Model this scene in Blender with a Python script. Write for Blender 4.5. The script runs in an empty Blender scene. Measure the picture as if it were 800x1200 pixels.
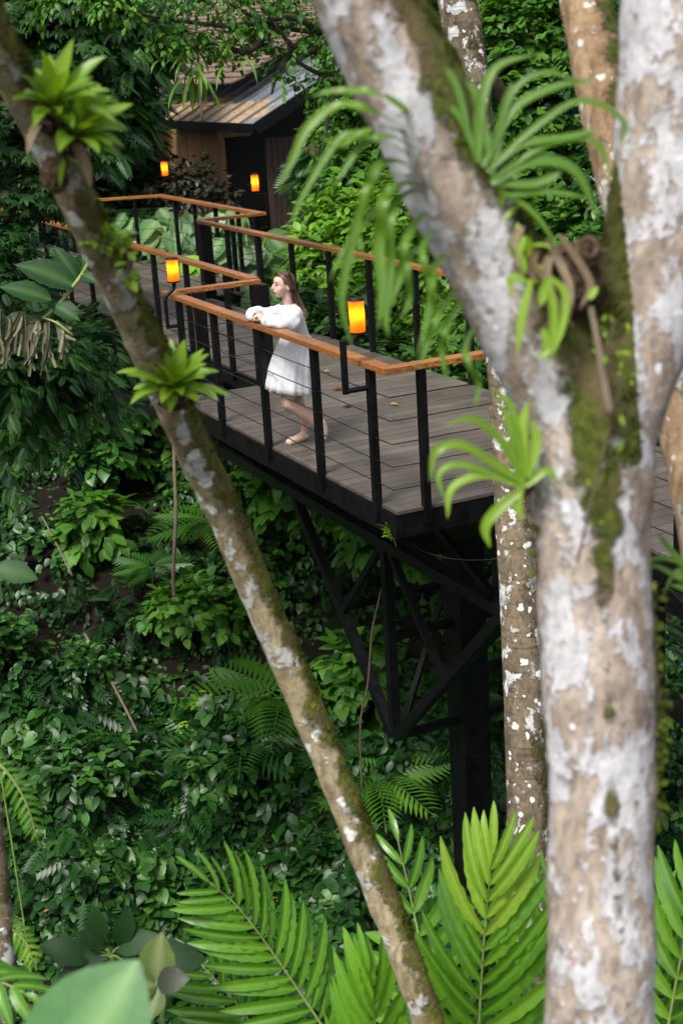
import bpy, math, random
import numpy as np
from mathutils import Vector, noise as mnoise
rad = math.radians
rng = np.random.default_rng(7)
random.seed(7)
scene = bpy.context.scene
COL = scene.collection

# ------------------------------------------------------------------ camera geometry (used to read depths off the site survey)
F_PX, PITCH, ROLL, CAM_H = 1703.3, .3074, -.0624, 3.135
FWD = np.array([0, math.cos(PITCH), -math.sin(PITCH)])
UPV = np.array([0, math.sin(PITCH), math.cos(PITCH)])
RGT = np.array([1., 0, 0])
CAM = np.array([0, 0, CAM_H])
def W(x, y, d):
    """world point at depth d metres along the photo ray through pixel x, y"""
    u2, w2 = (x-400)/F_PX, (600-y)/F_PX
    cr, sr = math.cos(ROLL), math.sin(ROLL)
    return CAM + d*(FWD + (cr*u2-sr*w2)*RGT + (sr*u2+cr*w2)*UPV)
TH = -1.1348
CA = np.array([.377, 9.783])
AX = np.array([math.cos(TH), math.sin(TH)])
BX = np.array([-math.sin(TH), math.cos(TH)])
def P(a, b, z):
    v = CA - AX*a + BX*b
    return np.array([v[0], v[1], z])
A3 = np.array([AX[0], AX[1], 0]); B3 = np.array([BX[0], BX[1], 0])

TY = [-400, -30, 0, 5, 6.5, 8, 10.5, 12, 17, 20, 24, 30, 45, 80, 200, 3000]
TZV = [-6, -2.5, -2.6, -2.9, -3.2, -4.2, -5.6, -5.3, -2.5, -1.2, -.4, -.4, -1, -3, -5, -12]
def TZ(x, y, n=True):
    z = float(np.interp(y, TY, TZV))
    if n:
        k = max(0, 1-abs(y-12)/60)
        z += k*(.22*mnoise.noise(Vector((x*.5, y*.5, 3))) + .3*mnoise.noise(Vector((x*.17, y*.17, 9))))
    return z

# ------------------------------------------------------------------ materials
MATS = {}
def newmat(name):
    m = bpy.data.materials.new(name); m.use_nodes = True
    nt = m.node_tree; nt.nodes.clear()
    MATS[name] = m
    return m, nt
def nd(nt, t, **kw):
    n = nt.nodes.new(t)
    for k, v in kw.items():
        if k in ('_',): continue
        if k.startswith('i_'): n.inputs[k[2:].replace('_', ' ')].default_value = v
        else: setattr(n, k, v)
    return n
def rgba(c): return (c[0], c[1], c[2], 1)
def ramp(nt, stops, interp='LINEAR'):
    r = nt.nodes.new('ShaderNodeValToRGB'); cr = r.color_ramp; cr.interpolation = interp
    while len(cr.elements) > 1: cr.elements.remove(cr.elements[-1])
    cr.elements[0].position = stops[0][0]; cr.elements[0].color = rgba(stops[0][1])
    for p, c in stops[1:]:
        e = cr.elements.new(p); e.color = rgba(c)
    return r
def g(v): return (v, v, v)
def noise_tex(nt, scale, detail=4, rough=.55, stretch=None, coord='Object', dist=0):
    tc = nt.nodes.new('ShaderNodeTexCoord')
    n = nd(nt, 'ShaderNodeTexNoise'); n.inputs['Scale'].default_value = scale
    n.inputs['Detail'].default_value = detail; n.inputs['Roughness'].default_value = rough
    n.inputs['Distortion'].default_value = dist
    if stretch:
        mp = nt.nodes.new('ShaderNodeMapping'); mp.inputs['Scale'].default_value = stretch
        nt.links.new(tc.outputs[coord], mp.inputs['Vector']); nt.links.new(mp.outputs[0], n.inputs['Vector'])
    else: nt.links.new(tc.outputs[coord], n.inputs['Vector'])
    return n
def mixc(nt, fac, a, b, mode='MIX'):
    m = nt.nodes.new('ShaderNodeMix'); m.data_type = 'RGBA'; m.blend_type = mode
    for s, v in ((m.inputs['Factor'], fac), (m.inputs[6], a), (m.inputs[7], b)):
        if isinstance(v, bpy.types.NodeSocket): nt.links.new(v, s)
        elif isinstance(v, (int, float)): s.default_value = v if s == m.inputs['Factor'] else (v, v, v, 1)
        else: s.default_value = rgba(v)
    return m.outputs[2]
def math_n(nt, op, a, b=None, clamp=False):
    m = nt.nodes.new('ShaderNodeMath'); m.operation = op; m.use_clamp = clamp
    for i, v in enumerate((a, b)):
        if v is None: continue
        if isinstance(v, bpy.types.NodeSocket): nt.links.new(v, m.inputs[i])
        else: m.inputs[i].default_value = v
    return m.outputs[0]
def attr(nt, name):
    a = nt.nodes.new('ShaderNodeAttribute'); a.attribute_name = name; return a.outputs['Fac']
def principled(nt, color, rough=.5, metal=0, spec=.5, bump=None, bdist=.01, bstr=.6):
    p = nt.nodes.new('ShaderNodeBsdfPrincipled')
    for s, v in ((p.inputs['Base Color'], color), (p.inputs['Roughness'], rough)):
        if isinstance(v, bpy.types.NodeSocket): nt.links.new(v, s)
        elif isinstance(v, (int, float)): s.default_value = v
        else: s.default_value = rgba(v)
    p.inputs['Metallic'].default_value = metal
    p.inputs['Specular IOR Level'].default_value = spec
    if bump is not None:
        b = nt.nodes.new('ShaderNodeBump'); b.inputs['Distance'].default_value = bdist; b.inputs['Strength'].default_value = bstr
        nt.links.new(bump, b.inputs['Height']); nt.links.new(b.outputs[0], p.inputs['Normal'])
    return p
def out(nt, sh):
    o = nt.nodes.new('ShaderNodeOutputMaterial'); nt.links.new(sh, o.inputs[0])
def leafmat(name, dark, mid, light, rough=.42, trans=.22, tcol=None, rib=None, spec=.4, patch=.5):
    m, nt = newmat(name)
    r = ramp(nt, [(0, dark), (.5, mid), (.93, light), (1, [min(1, light[0]*1.7+.02), light[1]*1.25, light[2]])])
    n = noise_tex(nt, .9, 3)
    v = math_n(nt, 'ADD', math_n(nt, 'MULTIPLY', attr(nt, 'var'), 1-patch*.6), math_n(nt, 'MULTIPLY', math_n(nt, 'SUBTRACT', n.outputs[0], .25), patch), True)
    nt.links.new(v, r.inputs[0])
    col = r.outputs[0]
    n2 = noise_tex(nt, 38, 3)
    col = mixc(nt, .35, col, ramp_link(nt, n2.outputs[0], [(.3, g(.55)), (.7, g(1.25))]), 'MULTIPLY')
    if rib: col = mixc(nt, attr(nt, 'rib'), col, rib)
    p = principled(nt, col, rough, 0, spec, bump=n2.outputs[0], bdist=.002, bstr=.4)
    t = nt.nodes.new('ShaderNodeBsdfTranslucent')
    tc = mixc(nt, 1.0, col, tcol or (1.6, 1.5, .5), 'MULTIPLY'); nt.links.new(tc, t.inputs[0])
    mx = nt.nodes.new('ShaderNodeMixShader'); mx.inputs[0].default_value = trans
    nt.links.new(p.outputs[0], mx.inputs[1]); nt.links.new(t.outputs[0], mx.inputs[2])
    out(nt, mx.outputs[0]); return m
def ramp_link(nt, sock, stops):
    r = ramp(nt, stops); nt.links.new(sock, r.inputs[0]); return r.outputs[0]
def simple(name, color, rough=.5, metal=0, spec=.5, var=.25, scale=12, bump=.3, bdist=.003, stretch=None):
    m, nt = newmat(name)
    n = noise_tex(nt, scale, 5, stretch=stretch)
    lo = [c*(1-var) for c in color]; hi = [min(1, c*(1+var)) for c in color]
    c = ramp_link(nt, n.outputs[0], [(.3, lo), (.7, hi)])
    rr = ramp_link(nt, n.outputs[0], [(.3, g(max(0, rough-.08))), (.7, g(min(1, rough+.1)))])
    p = principled(nt, c, rr, metal, spec, bump=n.outputs[0], bdist=bdist, bstr=bump)
    out(nt, p.outputs[0]); return m

def barkmat(name, base, base2, lichen, lic_amt, moss_c, lic_scale=7, bands=False, spots=None, zs=.55, moss_gain=1.0):
    m, nt = newmat(name)
    n1 = noise_tex(nt, 9, 6, .6, (1, 1, .5)); n2 = noise_tex(nt, 34, 5, .65, (1, 1, .45))
    c = ramp_link(nt, n1.outputs[0], [(.32, base2), (.62, base)])
    c = mixc(nt, .8, c, ramp_link(nt, n2.outputs[0], [(.34, g(.4)), (.5, g(.95)), (.75, g(1.25))]), 'MULTIPLY')
    n4 = noise_tex(nt, 4.5, 5, .6, (1, 1, .4), dist=.6)
    c = mixc(nt, ramp_link(nt, n4.outputs[0], [(.52, g(0)), (.62, g(.6))]), c, [v*.5 for v in base2])
    # pale crustose lichen with irregular crisp borders
    l1 = noise_tex(nt, lic_scale, 5, .55, (1, 1, zs), dist=.4)
    l2 = noise_tex(nt, lic_scale*4.5, 4, .6, (1, 1, .7))
    lsum = math_n(nt, 'ADD', l1.outputs[0], math_n(nt, 'MULTIPLY', math_n(nt, 'SUBTRACT', l2.outputs[0], .5), .42))
    lf = ramp_link(nt, lsum, [(lic_amt-.03, g(0)), (lic_amt+.02, g(1))])
    lc = ramp_link(nt, noise_tex(nt, 16, 4, .6).outputs[0], [(.3, [v*.78 for v in lichen]), (.7, lichen)])
    lfm = mixc(nt, .85, g(0), lf)
    c = mixc(nt, lfm, c, mixc(nt, .45, lc, ramp_link(nt, n2.outputs[0], [(.34, g(.55)), (.55, g(1)), (.75, g(1.15))]), 'MULTIPLY'))
    if spots:
        tc = nt.nodes.new('ShaderNodeTexCoord'); vo = nt.nodes.new('ShaderNodeTexVoronoi'); vo.inputs['Scale'].default_value = spots[0]
        mpv = nt.nodes.new('ShaderNodeVectorMath'); mpv.operation = 'ADD'
        nz = noise_tex(nt, 20, 2); sc = nt.nodes.new('ShaderNodeVectorMath'); sc.operation = 'SCALE'; sc.inputs['Scale'].default_value = .06
        nt.links.new(nz.outputs[1], sc.inputs[0]); nt.links.new(tc.outputs['Object'], mpv.inputs[0]); nt.links.new(sc.outputs[0], mpv.inputs[1])
        nt.links.new(mpv.outputs[0], vo.inputs['Vector'])
        rnd = nt.nodes.new('ShaderNodeSeparateColor'); nt.links.new(vo.outputs['Color'], rnd.inputs[0])
        rsz = math_n(nt, 'MULTIPLY', rnd.outputs[0], spots[1])
        sf = math_n(nt, 'LESS_THAN', vo.outputs['Distance'], rsz)
        c = mixc(nt, sf, c, [min(1, v*1.15) for v in lichen])
    if bands:
        wv = nt.nodes.new('ShaderNodeTexNoise'); tc = nt.nodes.new('ShaderNodeTexCoord'); mp = nt.nodes.new('ShaderNodeMapping')
        mp.inputs['Scale'].default_value = (1.5, 1.5, 26); wv.inputs['Scale'].default_value = 2.2; wv.inputs['Detail'].default_value = 3
        nt.links.new(tc.outputs['Object'], mp.inputs[0]); nt.links.new(mp.outputs[0], wv.inputs['Vector'])
        c = mixc(nt, .6, c, ramp_link(nt, wv.outputs[0], [(.36, g(.45)), (.43, g(1))]), 'MULTIPLY')
    mo = noise_tex(nt, 13, 6, .7)
    mo2 = noise_tex(nt, 5, 4, .6)
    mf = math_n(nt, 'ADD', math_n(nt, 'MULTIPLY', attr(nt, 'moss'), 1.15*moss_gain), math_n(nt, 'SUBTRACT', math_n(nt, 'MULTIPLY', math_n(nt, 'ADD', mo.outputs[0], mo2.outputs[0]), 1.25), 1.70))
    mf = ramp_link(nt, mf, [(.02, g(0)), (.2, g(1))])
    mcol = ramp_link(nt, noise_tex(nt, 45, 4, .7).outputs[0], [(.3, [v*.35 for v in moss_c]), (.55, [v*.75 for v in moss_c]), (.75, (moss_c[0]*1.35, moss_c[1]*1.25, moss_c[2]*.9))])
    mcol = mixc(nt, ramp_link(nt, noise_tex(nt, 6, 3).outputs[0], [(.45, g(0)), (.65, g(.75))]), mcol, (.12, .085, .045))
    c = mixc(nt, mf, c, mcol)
    hb = math_n(nt, 'ADD', math_n(nt, 'MULTIPLY', n2.outputs[0], .6), math_n(nt, 'MULTIPLY', mf, .5))
    hb = math_n(nt, 'ADD', hb, math_n(nt, 'MULTIPLY', mo.outputs[0], .6))
    hb = math_n(nt, 'ADD', hb, math_n(nt, 'MULTIPLY', lf, .25))
    p = principled(nt, c, .85, 0, .25, bump=hb, bdist=.02, bstr=1)
    out(nt, p.outputs[0]); return m

steel = simple('black_painted_steel', (.0028, .0028, .0036), .45, 0, .30, .35, 9, .25)
cable_m = simple('dark_cable', (.03, .03, .03), .4, .6, .5)
def wood_rail():
    m, nt = newmat('varnished_handrail_wood')
    n = noise_tex(nt, 3.0, 6, .6, (AX[0]*0+5, 5, 5)); 
    at = attr(nt, 'var')
    tc = nt.nodes.new('ShaderNodeTexCoord'); mp = nt.nodes.new('ShaderNodeMapping')
    mp.inputs['Rotation'].default_value = (0, 0, -TH); mp.inputs['Scale'].default_value = (1.6, 42, 42)
    nt.links.new(tc.outputs['Object'], mp.inputs[0])
    gr = nt.nodes.new('ShaderNodeTexNoise'); gr.inputs['Scale'].default_value = 1.4; gr.inputs['Detail'].default_value = 6; gr.inputs['Distortion'].default_value = .5
    nt.links.new(mp.outputs[0], gr.inputs['Vector'])
    c = ramp_link(nt, gr.outputs[0], [(.28, (.13, .042, .009)), (.5, (.30, .108, .023)), (.72, (.50, .22, .062))])
    wth = noise_tex(nt, 1.1, 4, .6)
    c = mixc(nt, ramp_link(nt, wth.outputs[0], [(.42, g(0)), (.62, g(.6))]), c, (.17, .072, .025))
    sp = noise_tex(nt, 60, 2); c = mixc(nt, ramp_link(nt, sp.outputs[0], [(.7, g(0)), (.74, g(.8))]), c, (.03, .012, .006))
    p = principled(nt, c, .38, 0, .5, bump=gr.outputs[0], bdist=.002, bstr=.4); out(nt, p.outputs[0]); return m
railwood = wood_rail()
def deckmat():
    m, nt = newmat('weathered_deck_boards')
    tc = nt.nodes.new('ShaderNodeTexCoord'); mp = nt.nodes.new('ShaderNodeMapping')
    mp.inputs['Rotation'].default_value = (0, 0, -TH-math.pi/2); mp.inputs['Scale'].default_value = (2, 60, 60)
    nt.links.new(tc.outputs['Object'], mp.inputs[0])
    gr = nt.nodes.new('ShaderNodeTexNoise'); gr.inputs['Scale'].default_value = 1.2; gr.inputs['Detail'].default_value = 7; gr.inputs['Roughness'].default_value = .65
    nt.links.new(mp.outputs[0], gr.inputs['Vector'])
    c = ramp_link(nt, attr(nt, 'var'), [(0, (.085, .070, .058)), (.5, (.105, .088, .073)), (1, (.13, .11, .092))])
    c = mixc(nt, .6, c, ramp_link(nt, gr.outputs[0], [(.3, g(.62)), (.6, g(1.08)), (.8, g(1.3))]), 'MULTIPLY')
    st = noise_tex(nt, 1.7, 6, .65)
    c = mixc(nt, .75, c, ramp_link(nt, st.outputs[0], [(.32, g(.6)), (.6, g(1.15))]), 'MULTIPLY')
    s2 = noise_tex(nt, 22, 3, .6)
    c = mixc(nt, ramp_link(nt, s2.outputs[0], [(.7, g(0)), (.76, g(.7))]), c, (.03, .028, .022))
    r = ramp_link(nt, st.outputs[0], [(.3, g(.38)), (.65, g(.62))])
    p = principled(nt, c, r, 0, .5, bump=gr.outputs[0], bdist=.003, bstr=.5); out(nt, p.outputs[0]); return m
deck_m = deckmat()

G_vine = leafmat('vine_leaf_green', (.005, .024, .006), (.021, .082, .012), (.085, .235, .032), .38, .18, spec=.38)
G_dark = leafmat('dark_leaf_green', (.005, .022, .005), (.013, .05, .008), (.036, .11, .017), .5, .18, spec=.22)
G_pinn = leafmat('pinnate_leaf_green', (.007, .032, .008), (.024, .09, .016), (.08, .22, .034), .38, .18, spec=.38)
G_bright = leafmat('bright_shrub_green', (.05, .14, .010), (.12, .29, .018), (.24, .46, .04), .42, .32)
G_mid = leafmat('creeper_green', (.018, .066, .008), (.05, .155, .014), (.12, .29, .028), .46, .26, spec=.3)
G_pale = leafmat('pale_big_leaf_green', (.05, .13, .04), (.10, .23, .075), (.19, .34, .12), .4, .28, rib=(.25, .36, .16))
G_frond = leafmat('frond_green', (.035, .125, .008), (.08, .24, .013), (.19, .42, .025), .30, .34, rib=(.16, .34, .04), patch=.3, spec=.5)
G_frondy = leafmat('young_frond_green', (.09, .23, .012), (.17, .36, .02), (.28, .46, .035), .38, .34, rib=(.32, .45, .08), patch=.3)
G_strap = leafmat('strap_leaf_green', (.03, .10, .007), (.085, .20, .012), (.19, .34, .025), .38, .3, rib=(.12, .24, .03))
G_brom = leafmat('bromeliad_green', (.05, .14, .008), (.13, .28, .012), (.28, .44, .025), .36, .34, rib=(.24, .38, .04))
G_big = leafmat('large_leaf_green', (.008, .034, .009), (.018, .066, .016), (.04, .11, .028), .5, .2, rib=(.05, .11, .03), spec=.22)
G_olive = leafmat('olive_leaf', (.05, .09, .02), (.09, .14, .03), (.14, .20, .05), .45, .2, rib=(.18, .22, .1))
G_moss = leafmat('moss_green', (.02, .03, .005), (.06, .08, .010), (.14, .175, .018), .8, .22, spec=.15)
DeadG = leafmat('grey_green_dead_leaf', (.07, .07, .04), (.15, .145, .09), (.26, .25, .17), .8, .15, tcol=(1, 1, .7), spec=.15)
G_fore = leafmat('foreground_leaf_green', (.04, .13, .035), (.07, .20, .055), (.10, .26, .08), .4, .25, rib=(.18, .34, .12))
Dead = leafmat('dead_leaf_tan', (.13, .085, .05), (.24, .18, .115), (.36, .29, .2), .8, .15, tcol=(1, .9, .7), spec=.15)
Brown = leafmat('brown_leaf', (.10, .03, .012), (.22, .075, .03), (.34, .15, .06), .6, .1, tcol=(1, .8, .6), spec=.3)
Yellow = leafmat('yellow_leaf', (.4, .26, .03), (.55, .36, .05), (.62, .42, .08), .6, .1, tcol=(1, .9, .6), spec=.3)
RedDark = leafmat('dark_red_green_leaf', (.008, .012, .005), (.016, .026, .008), (.05, .03, .015), .45, .15)
twig_m = simple('twig_brown', (.075, .052, .034), .85, var=.4, scale=18, bump=.6)
root_m = simple('root_fibre_brown', (.085, .058, .038), .95, var=.6, scale=45, bump=1, bdist=.01, spec=.1)
stick_m = simple('dry_stick_tan', (.15, .115, .075), .8, var=.3, scale=20, bump=.5)
bark_dark = barkmat('dark_tree_bark', (.085, .068, .05), (.045, .036, .028), (.2, .2, .18), .66, (.05, .065, .015))
bark_big = barkmat('pale_blotched_bark', (.46, .385, .32), (.31, .235, .18), (.62, .62, .65), .515, (.10, .12, .016), 10, zs=.5, spots=(16, .16))
bark_lean = barkmat('mossy_tan_bark', (.43, .355, .22), (.25, .205, .105), (.66, .67, .64), .57, (.17, .18, .03), 9, spots=(9, .30), zs=.9)
bark_col = barkmat('spotted_bark', (.21, .165, .105), (.11, .085, .055), (.72, .72, .71), .60, (.085, .085, .02), 9, bands=True, spots=(13, .32), zs=.9)
bark_tan = barkmat('tan_bark', (.42, .29, .17), (.26, .165, .09), (.55, .55, .5), .62, (.09, .125, .018), 9, spots=(22, .3))
def soilmat():
    m, nt = newmat('forest_soil')
    n = noise_tex(nt, 2.2, 8, .65); n2 = noise_tex(nt, 14, 6, .7)
    c = ramp_link(nt, n.outputs[0], [(.3, (.006, .005, .004)), (.55, (.012, .008, .005)), (.75, (.040, .018, .010))])
    c = mixc(nt, .6, c, ramp_link(nt, n2.outputs[0], [(.3, g(.5)), (.7, g(1.35))]), 'MULTIPLY')
    p = principled(nt, c, .95, 0, .2, bump=n2.outputs[0], bdist=.05, bstr=.8); out(nt, p.outputs[0]); return m
soil = soilmat()

# ------------------------------------------------------------------ object helpers
def tag(o, label=None, cat=None, group=None, kind=None):
    if label: o['label'] = label
    if cat: o['category'] = cat
    if group: o['group'] = group
    if kind: o['kind'] = kind
    return o
def empty(name, loc, label, cat, group=None):
    o = bpy.data.objects.new(name, None); COL.objects.link(o); o.location = [float(v) for v in loc]
    o.empty_display_size = .1
    return tag(o, label, cat, group)
def abs_loc(o):
    v = Vector((0, 0, 0))
    while o is not None: v += o.location; o = o.parent
    return np.array(v)
class MB:
    def __init__(s): s.v = []; s.f = []; s.var = []; s.m = []; s.n = 0; s.extra = {}
    def add(s, verts, faces, var=.5, mi=0):
        verts = [tuple(map(float, v)) for v in verts]
        s.v += verts; s.f += [tuple(i+s.n for i in f) for f in faces]
        s.var += [var]*len(verts) if np.isscalar(var) else list(var)
        s.m += [mi]*len(faces); s.n += len(verts)
    def box(s, c, ax, hx, var=.5, mi=0):
        """oriented box: centre, three axes, half sizes"""
        c = np.array(c); vs = []
        for i in (-1, 1):
            for j in (-1, 1):
                for k in (-1, 1): vs.append(c+ax[0]*hx[0]*i+ax[1]*hx[1]*j+ax[2]*hx[2]*k)
        s.add(vs, [(0, 1, 3, 2), (4, 6, 7, 5), (0, 4, 5, 1), (2, 3, 7, 6), (0, 2, 6, 4), (1, 5, 7, 3)], var, mi)
    def beam(s, p, q, w, h, up=(0, 0, 1), var=.5, mi=0):
        p, q, up = np.array(p, float), np.array(q, float), np.array(up, float)
        d = q-p; L = np.linalg.norm(d); d /= L
        if abs(d@up) > .98: up = B3
        x = np.cross(d, up); x /= np.linalg.norm(x); u = np.cross(x, d)
        s.box((p+q)/2, (d, x, u), (L/2, w/2, h/2), var, mi)
    def tube(s, pts, r, n=8, var=.5, mi=0, cap=True):
        pts = [np.array(p, float) for p in pts]; m = len(pts)
        r = [r]*m if np.isscalar(r) else list(r)
        vs = []; ref = None
        for i, p in enumerate(pts):
            t = pts[min(i+1, m-1)]-pts[max(i-1, 0)]; t = t/max(1e-9, np.linalg.norm(t))
            if ref is None:
                ref = np.array([0, 0, 1.]) if abs(t[2]) < .9 else np.array([1., 0, 0])
            x = np.cross(t, ref); x /= np.linalg.norm(x); y = np.cross(x, t); ref = y
            for k in range(n):
                a = 2*math.pi*k/n; vs.append(p+r[i]*(x*math.cos(a)+y*math.sin(a)))
        fs = [(i*n+k, (i+1)*n+k, (i+1)*n+(k+1) % n, i*n+(k+1) % n) for i in range(m-1) for k in range(n)]
        if cap: fs += [tuple(range(n)), tuple((m-1)*n+k for k in reversed(range(n)))]
        s.add(vs, fs, var, mi)
    def build(s, name, mats, parent=None, smooth=False, bevel=0):
        if not isinstance(mats, (list, tuple)): mats = [mats]
        off = abs_loc(parent) if parent is not None else np.zeros(3)
        me = bpy.data.meshes.new(name)
        me.from_pydata([(v[0]-off[0], v[1]-off[1], v[2]-off[2]) for v in s.v], [], s.f)
        for m in mats: me.materials.append(m)
        if len(mats) > 1: me.polygons.foreach_set('material_index', s.m)
        a = me.attributes.new('var', 'FLOAT', 'POINT'); a.data.foreach_set('value', np.array(s.var, np.float32))
        if smooth: me.shade_smooth()
        o = bpy.data.objects.new(name, me); COL.objects.link(o)
        if parent is not None: o.parent = parent
        if bevel:
            b = o.modifiers.new('b', 'BEVEL'); b.width = bevel; b.segments = 2; b.limit_method = 'ANGLE'
        return o

# ---- leaf templates: verts (x width, y length, z normal), quads, rib weight
def tmpl(rows, hws, fold=.12, droop=.12, cross=(-1, 0, 1), wave=0, nose=1):
    v = []; rb = []; cross = np.array(cross)
    for i, (y, h) in enumerate(zip(rows, hws)):
        for c in cross:
            z = fold*abs(c)*h - droop*y*y
            if wave: z += wave*abs(c)*math.sin(i*math.pi*.9)*h
            v.append((c*h, y, z)); rb.append(1. if abs(c) < .1 else 0.)
    n = len(cross); f = []
    for i in range(len(rows)-1):
        for k in range(n-1): f.append((i*n+k, i*n+k+1, (i+1)*n+k+1, (i+1)*n+k))
    return np.array(v), np.array(f), np.array(rb)
T_heart = tmpl([0, .07, .3, .62, .86, 1], [.08, .3, .42, .33, .14, .01], .22, .2)
T_oval = tmpl([0, .25, .6, .88, 1], [.02, .22, .28, .13, .01], .2, .25)
T_small = tmpl([0, .45, 1], [.04, .26, .01], .15, .15)
T_lance = tmpl([0, .3, .7, 1], [.02, .13, .11, .005], .15, .3)
WC = (-1, -.5, -.022, .022, .5, 1)
T_blade = tmpl(np.linspace(0, 1, 13), [.035, .09, .13, .15, .158, .16, .16, .158, .15, .136, .112, .072, .008], .16, .36, WC, .10)
T_broad = tmpl(np.linspace(0, 1, 13), [.05, .20, .30, .36, .39, .40, .39, .37, .33, .27, .19, .10, .006], .12, .25, WC, .035)
T_round = tmpl(np.linspace(0, 1, 11), [.06, .26, .37, .42, .44, .43, .40, .35, .27, .16, .02], .08, .15, WC, .01)
def pinnate(n=8, ll=.34, hw=.2, droop=.3, ang=60):
    vs = []; fs = []; rb = []; base = 0
    tv, tf, tr = tmpl([0, .5, 1], [.03, hw, .01], .1, .2)
    for i in range(n):
        t = .12+.88*i/(n-1)
        for sgn in ((-1, 1) if i < n-1 else (0,)):
            a = rad(ang*(1-.45*t))*sgn
            L = ll*(math.sin(math.pi*(.18+.72*t))**.7)
            ca, sa = math.cos(a), math.sin(a)
            for x, y, z in tv*L:
                vs.append((x*ca+y*sa, -x*sa+y*ca+t, z-droop*t*t-.15*(y*y)/L))
            fs += [[q+base for q in f] for f in tf]; rb += list(tr*0); base += len(tv)
    # rachis
    k = len(vs)
    for t in (0, .5, 1): vs += [(-.008, t, -droop*t*t), (.008, t, -droop*t*t)]; rb += [0, 0]
    fs += [[k, k+1, k+3, k+2], [k+2, k+3, k+5, k+4]]
    return np.array(vs), np.array(fs), np.array(rb)
T_pinn = pinnate()
T_fern = pinnate(13, .40, .10, .45, 72)
def palmate():
    vs = []; fs = []; rb = []; base = 0; tv, tf, tr = T_lance
    for i, a in enumerate((-2.0, -1.2, -.5, .15, .8, 1.6)):
        ca, sa = math.cos(a), math.sin(a); L = .6*(1-.1*abs(i-3))
        for x, y, z in tv*L*1.05: vs.append((1.5*x*ca+y*sa, -1.5*x*sa+y*ca+.15, z-.1*y))
        fs += [[q+base for q in f] for f in tf]; rb += list(tr*0); base += len(tv)
    return np.array(vs), np.array(fs), np.array(rb)
T_palm = palmate()

def norm(v): return v/np.maximum(1e-9, np.linalg.norm(v, axis=-1, keepdims=True))
class Leaves:
    """collects leaf instances (numpy) and links them as ONE mesh"""
    def __init__(s): s.V = []; s.Fc = []; s.A = []; s.R = []; s.M = []; s.n = 0
    def put(s, T, pos, Y, Z, sc, var=None, mi=0, wid=1.0):
        tv, tf, tr = T
        pos = np.atleast_2d(pos); N = len(pos)
        if N == 0: return
        Y = norm(np.broadcast_to(np.array(Y, float), (N, 3))); Z = np.broadcast_to(np.array(Z, float), (N, 3))
        X = np.cross(Y, Z); X = norm(X); Z = np.cross(X, Y)
        sc = np.broadcast_to(np.array(sc, float), (N,)); wid = np.broadcast_to(np.array(wid, float), (N,))
        v = pos[:, None, :] + sc[:, None, None]*((tv[None, :, 0, None]*wid[:, None, None])*X[:, None, :]+tv[None, :, 1, None]*Y[:, None, :]+tv[None, :, 2, None]*Z[:, None, :])
        s.V.append(v.reshape(-1, 3))
        s.Fc.append((tf[None]+(np.arange(N)*len(tv))[:, None, None]+s.n).reshape(-1, 4))
        if var is None: var = rng.random(N)
        var = np.broadcast_to(np.array(var, float), (N,))
        s.A.append(np.repeat(var, len(tv))); s.R.append(np.tile(tr, N))
        s.M.append(np.full(N*len(tf), mi)); s.n += N*len(tv)
    def ribbon(s, pts, widths, nrm, var=.5, mi=0, fold=.25):
        """strap leaf along a curve"""
        pts = np.array(pts, float); m = len(pts); vs = []; nrm = np.array(nrm, float); rb = []
        for i in range(m):
            t = pts[min(i+1, m-1)]-pts[max(i-1, 0)]; t = t/max(1e-9, np.linalg.norm(t))
            x = np.cross(t, nrm); L = np.linalg.norm(x)
            x = x/L if L > 1e-5 else RGT
            n = np.cross(x, t); w = widths[i]/2
            for c in (-1, -.1, .1, 1):
                vs.append(pts[i]+x*c*w+n*abs(c)*w*fold); rb.append(1. if abs(c) < .5 else 0.)
        f = [(i*4+k, i*4+k+1, (i+1)*4+k+1, (i+1)*4+k) for i in range(m-1) for k in range(3)]
        s.V.append(np.array(vs)); s.Fc.append(np.array(f)+s.n); s.A.append(np.full(len(vs), var)); s.R.append(np.array(rb)*.7)
        s.M.append(np.full(len(f), mi)); s.n += len(vs)
    def build(s, name, mats, parent=None, smooth=False):
        if not isinstance(mats, (list, tuple)): mats = [mats]
        V = np.concatenate(s.V); Fc = np.concatenate(s.Fc); A = np.concatenate(s.A); R = np.concatenate(s.R); M = np.concatenate(s.M)
        if parent is not None: V = V-abs_loc(parent)
        me = bpy.data.meshes.new(name)
        me.vertices.add(len(V)); me.vertices.foreach_set('co', V.astype(np.float32).ravel())
        me.loops.add(len(Fc)*4); me.loops.foreach_set('vertex_index', Fc.astype(np.int32).ravel())
        me.polygons.add(len(Fc)); me.polygons.foreach_set('loop_start', (np.arange(len(Fc))*4).astype(np.int32))
        me.update(calc_edges=True)
        for m in mats: me.materials.append(m)
        if len(mats) > 1: me.polygons.foreach_set('material_index', M.astype(np.int32))
        for nm, d in (('var', A), ('rib', R)):
            a = me.attributes.new(nm, 'FLOAT', 'POINT'); a.data.foreach_set('value', d.astype(np.float32))
        if smooth: me.shade_smooth()
        o = bpy.data.objects.new(name, me); COL.objects.link(o)
        if parent is not None: o.parent = parent
        return o
def rdir(n): return norm(rng.normal(size=(n, 3)))
def catmull(pts, per=8):
    pts = [np.array(p, float) for p in pts]; q = [2*pts[0]-pts[1]]+pts+[2*pts[-1]-pts[-2]]; o = []
    for i in range(1, len(q)-2):
        for k in range(per):
            t = k/per
            o.append(.5*((2*q[i])+(-q[i-1]+q[i+1])*t+(2*q[i-1]-5*q[i]+4*q[i+1]-q[i+2])*t*t+(-q[i-1]+3*q[i]-3*q[i+1]+q[i+2])*t**3))
    o.append(pts[-1]); return o

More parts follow.
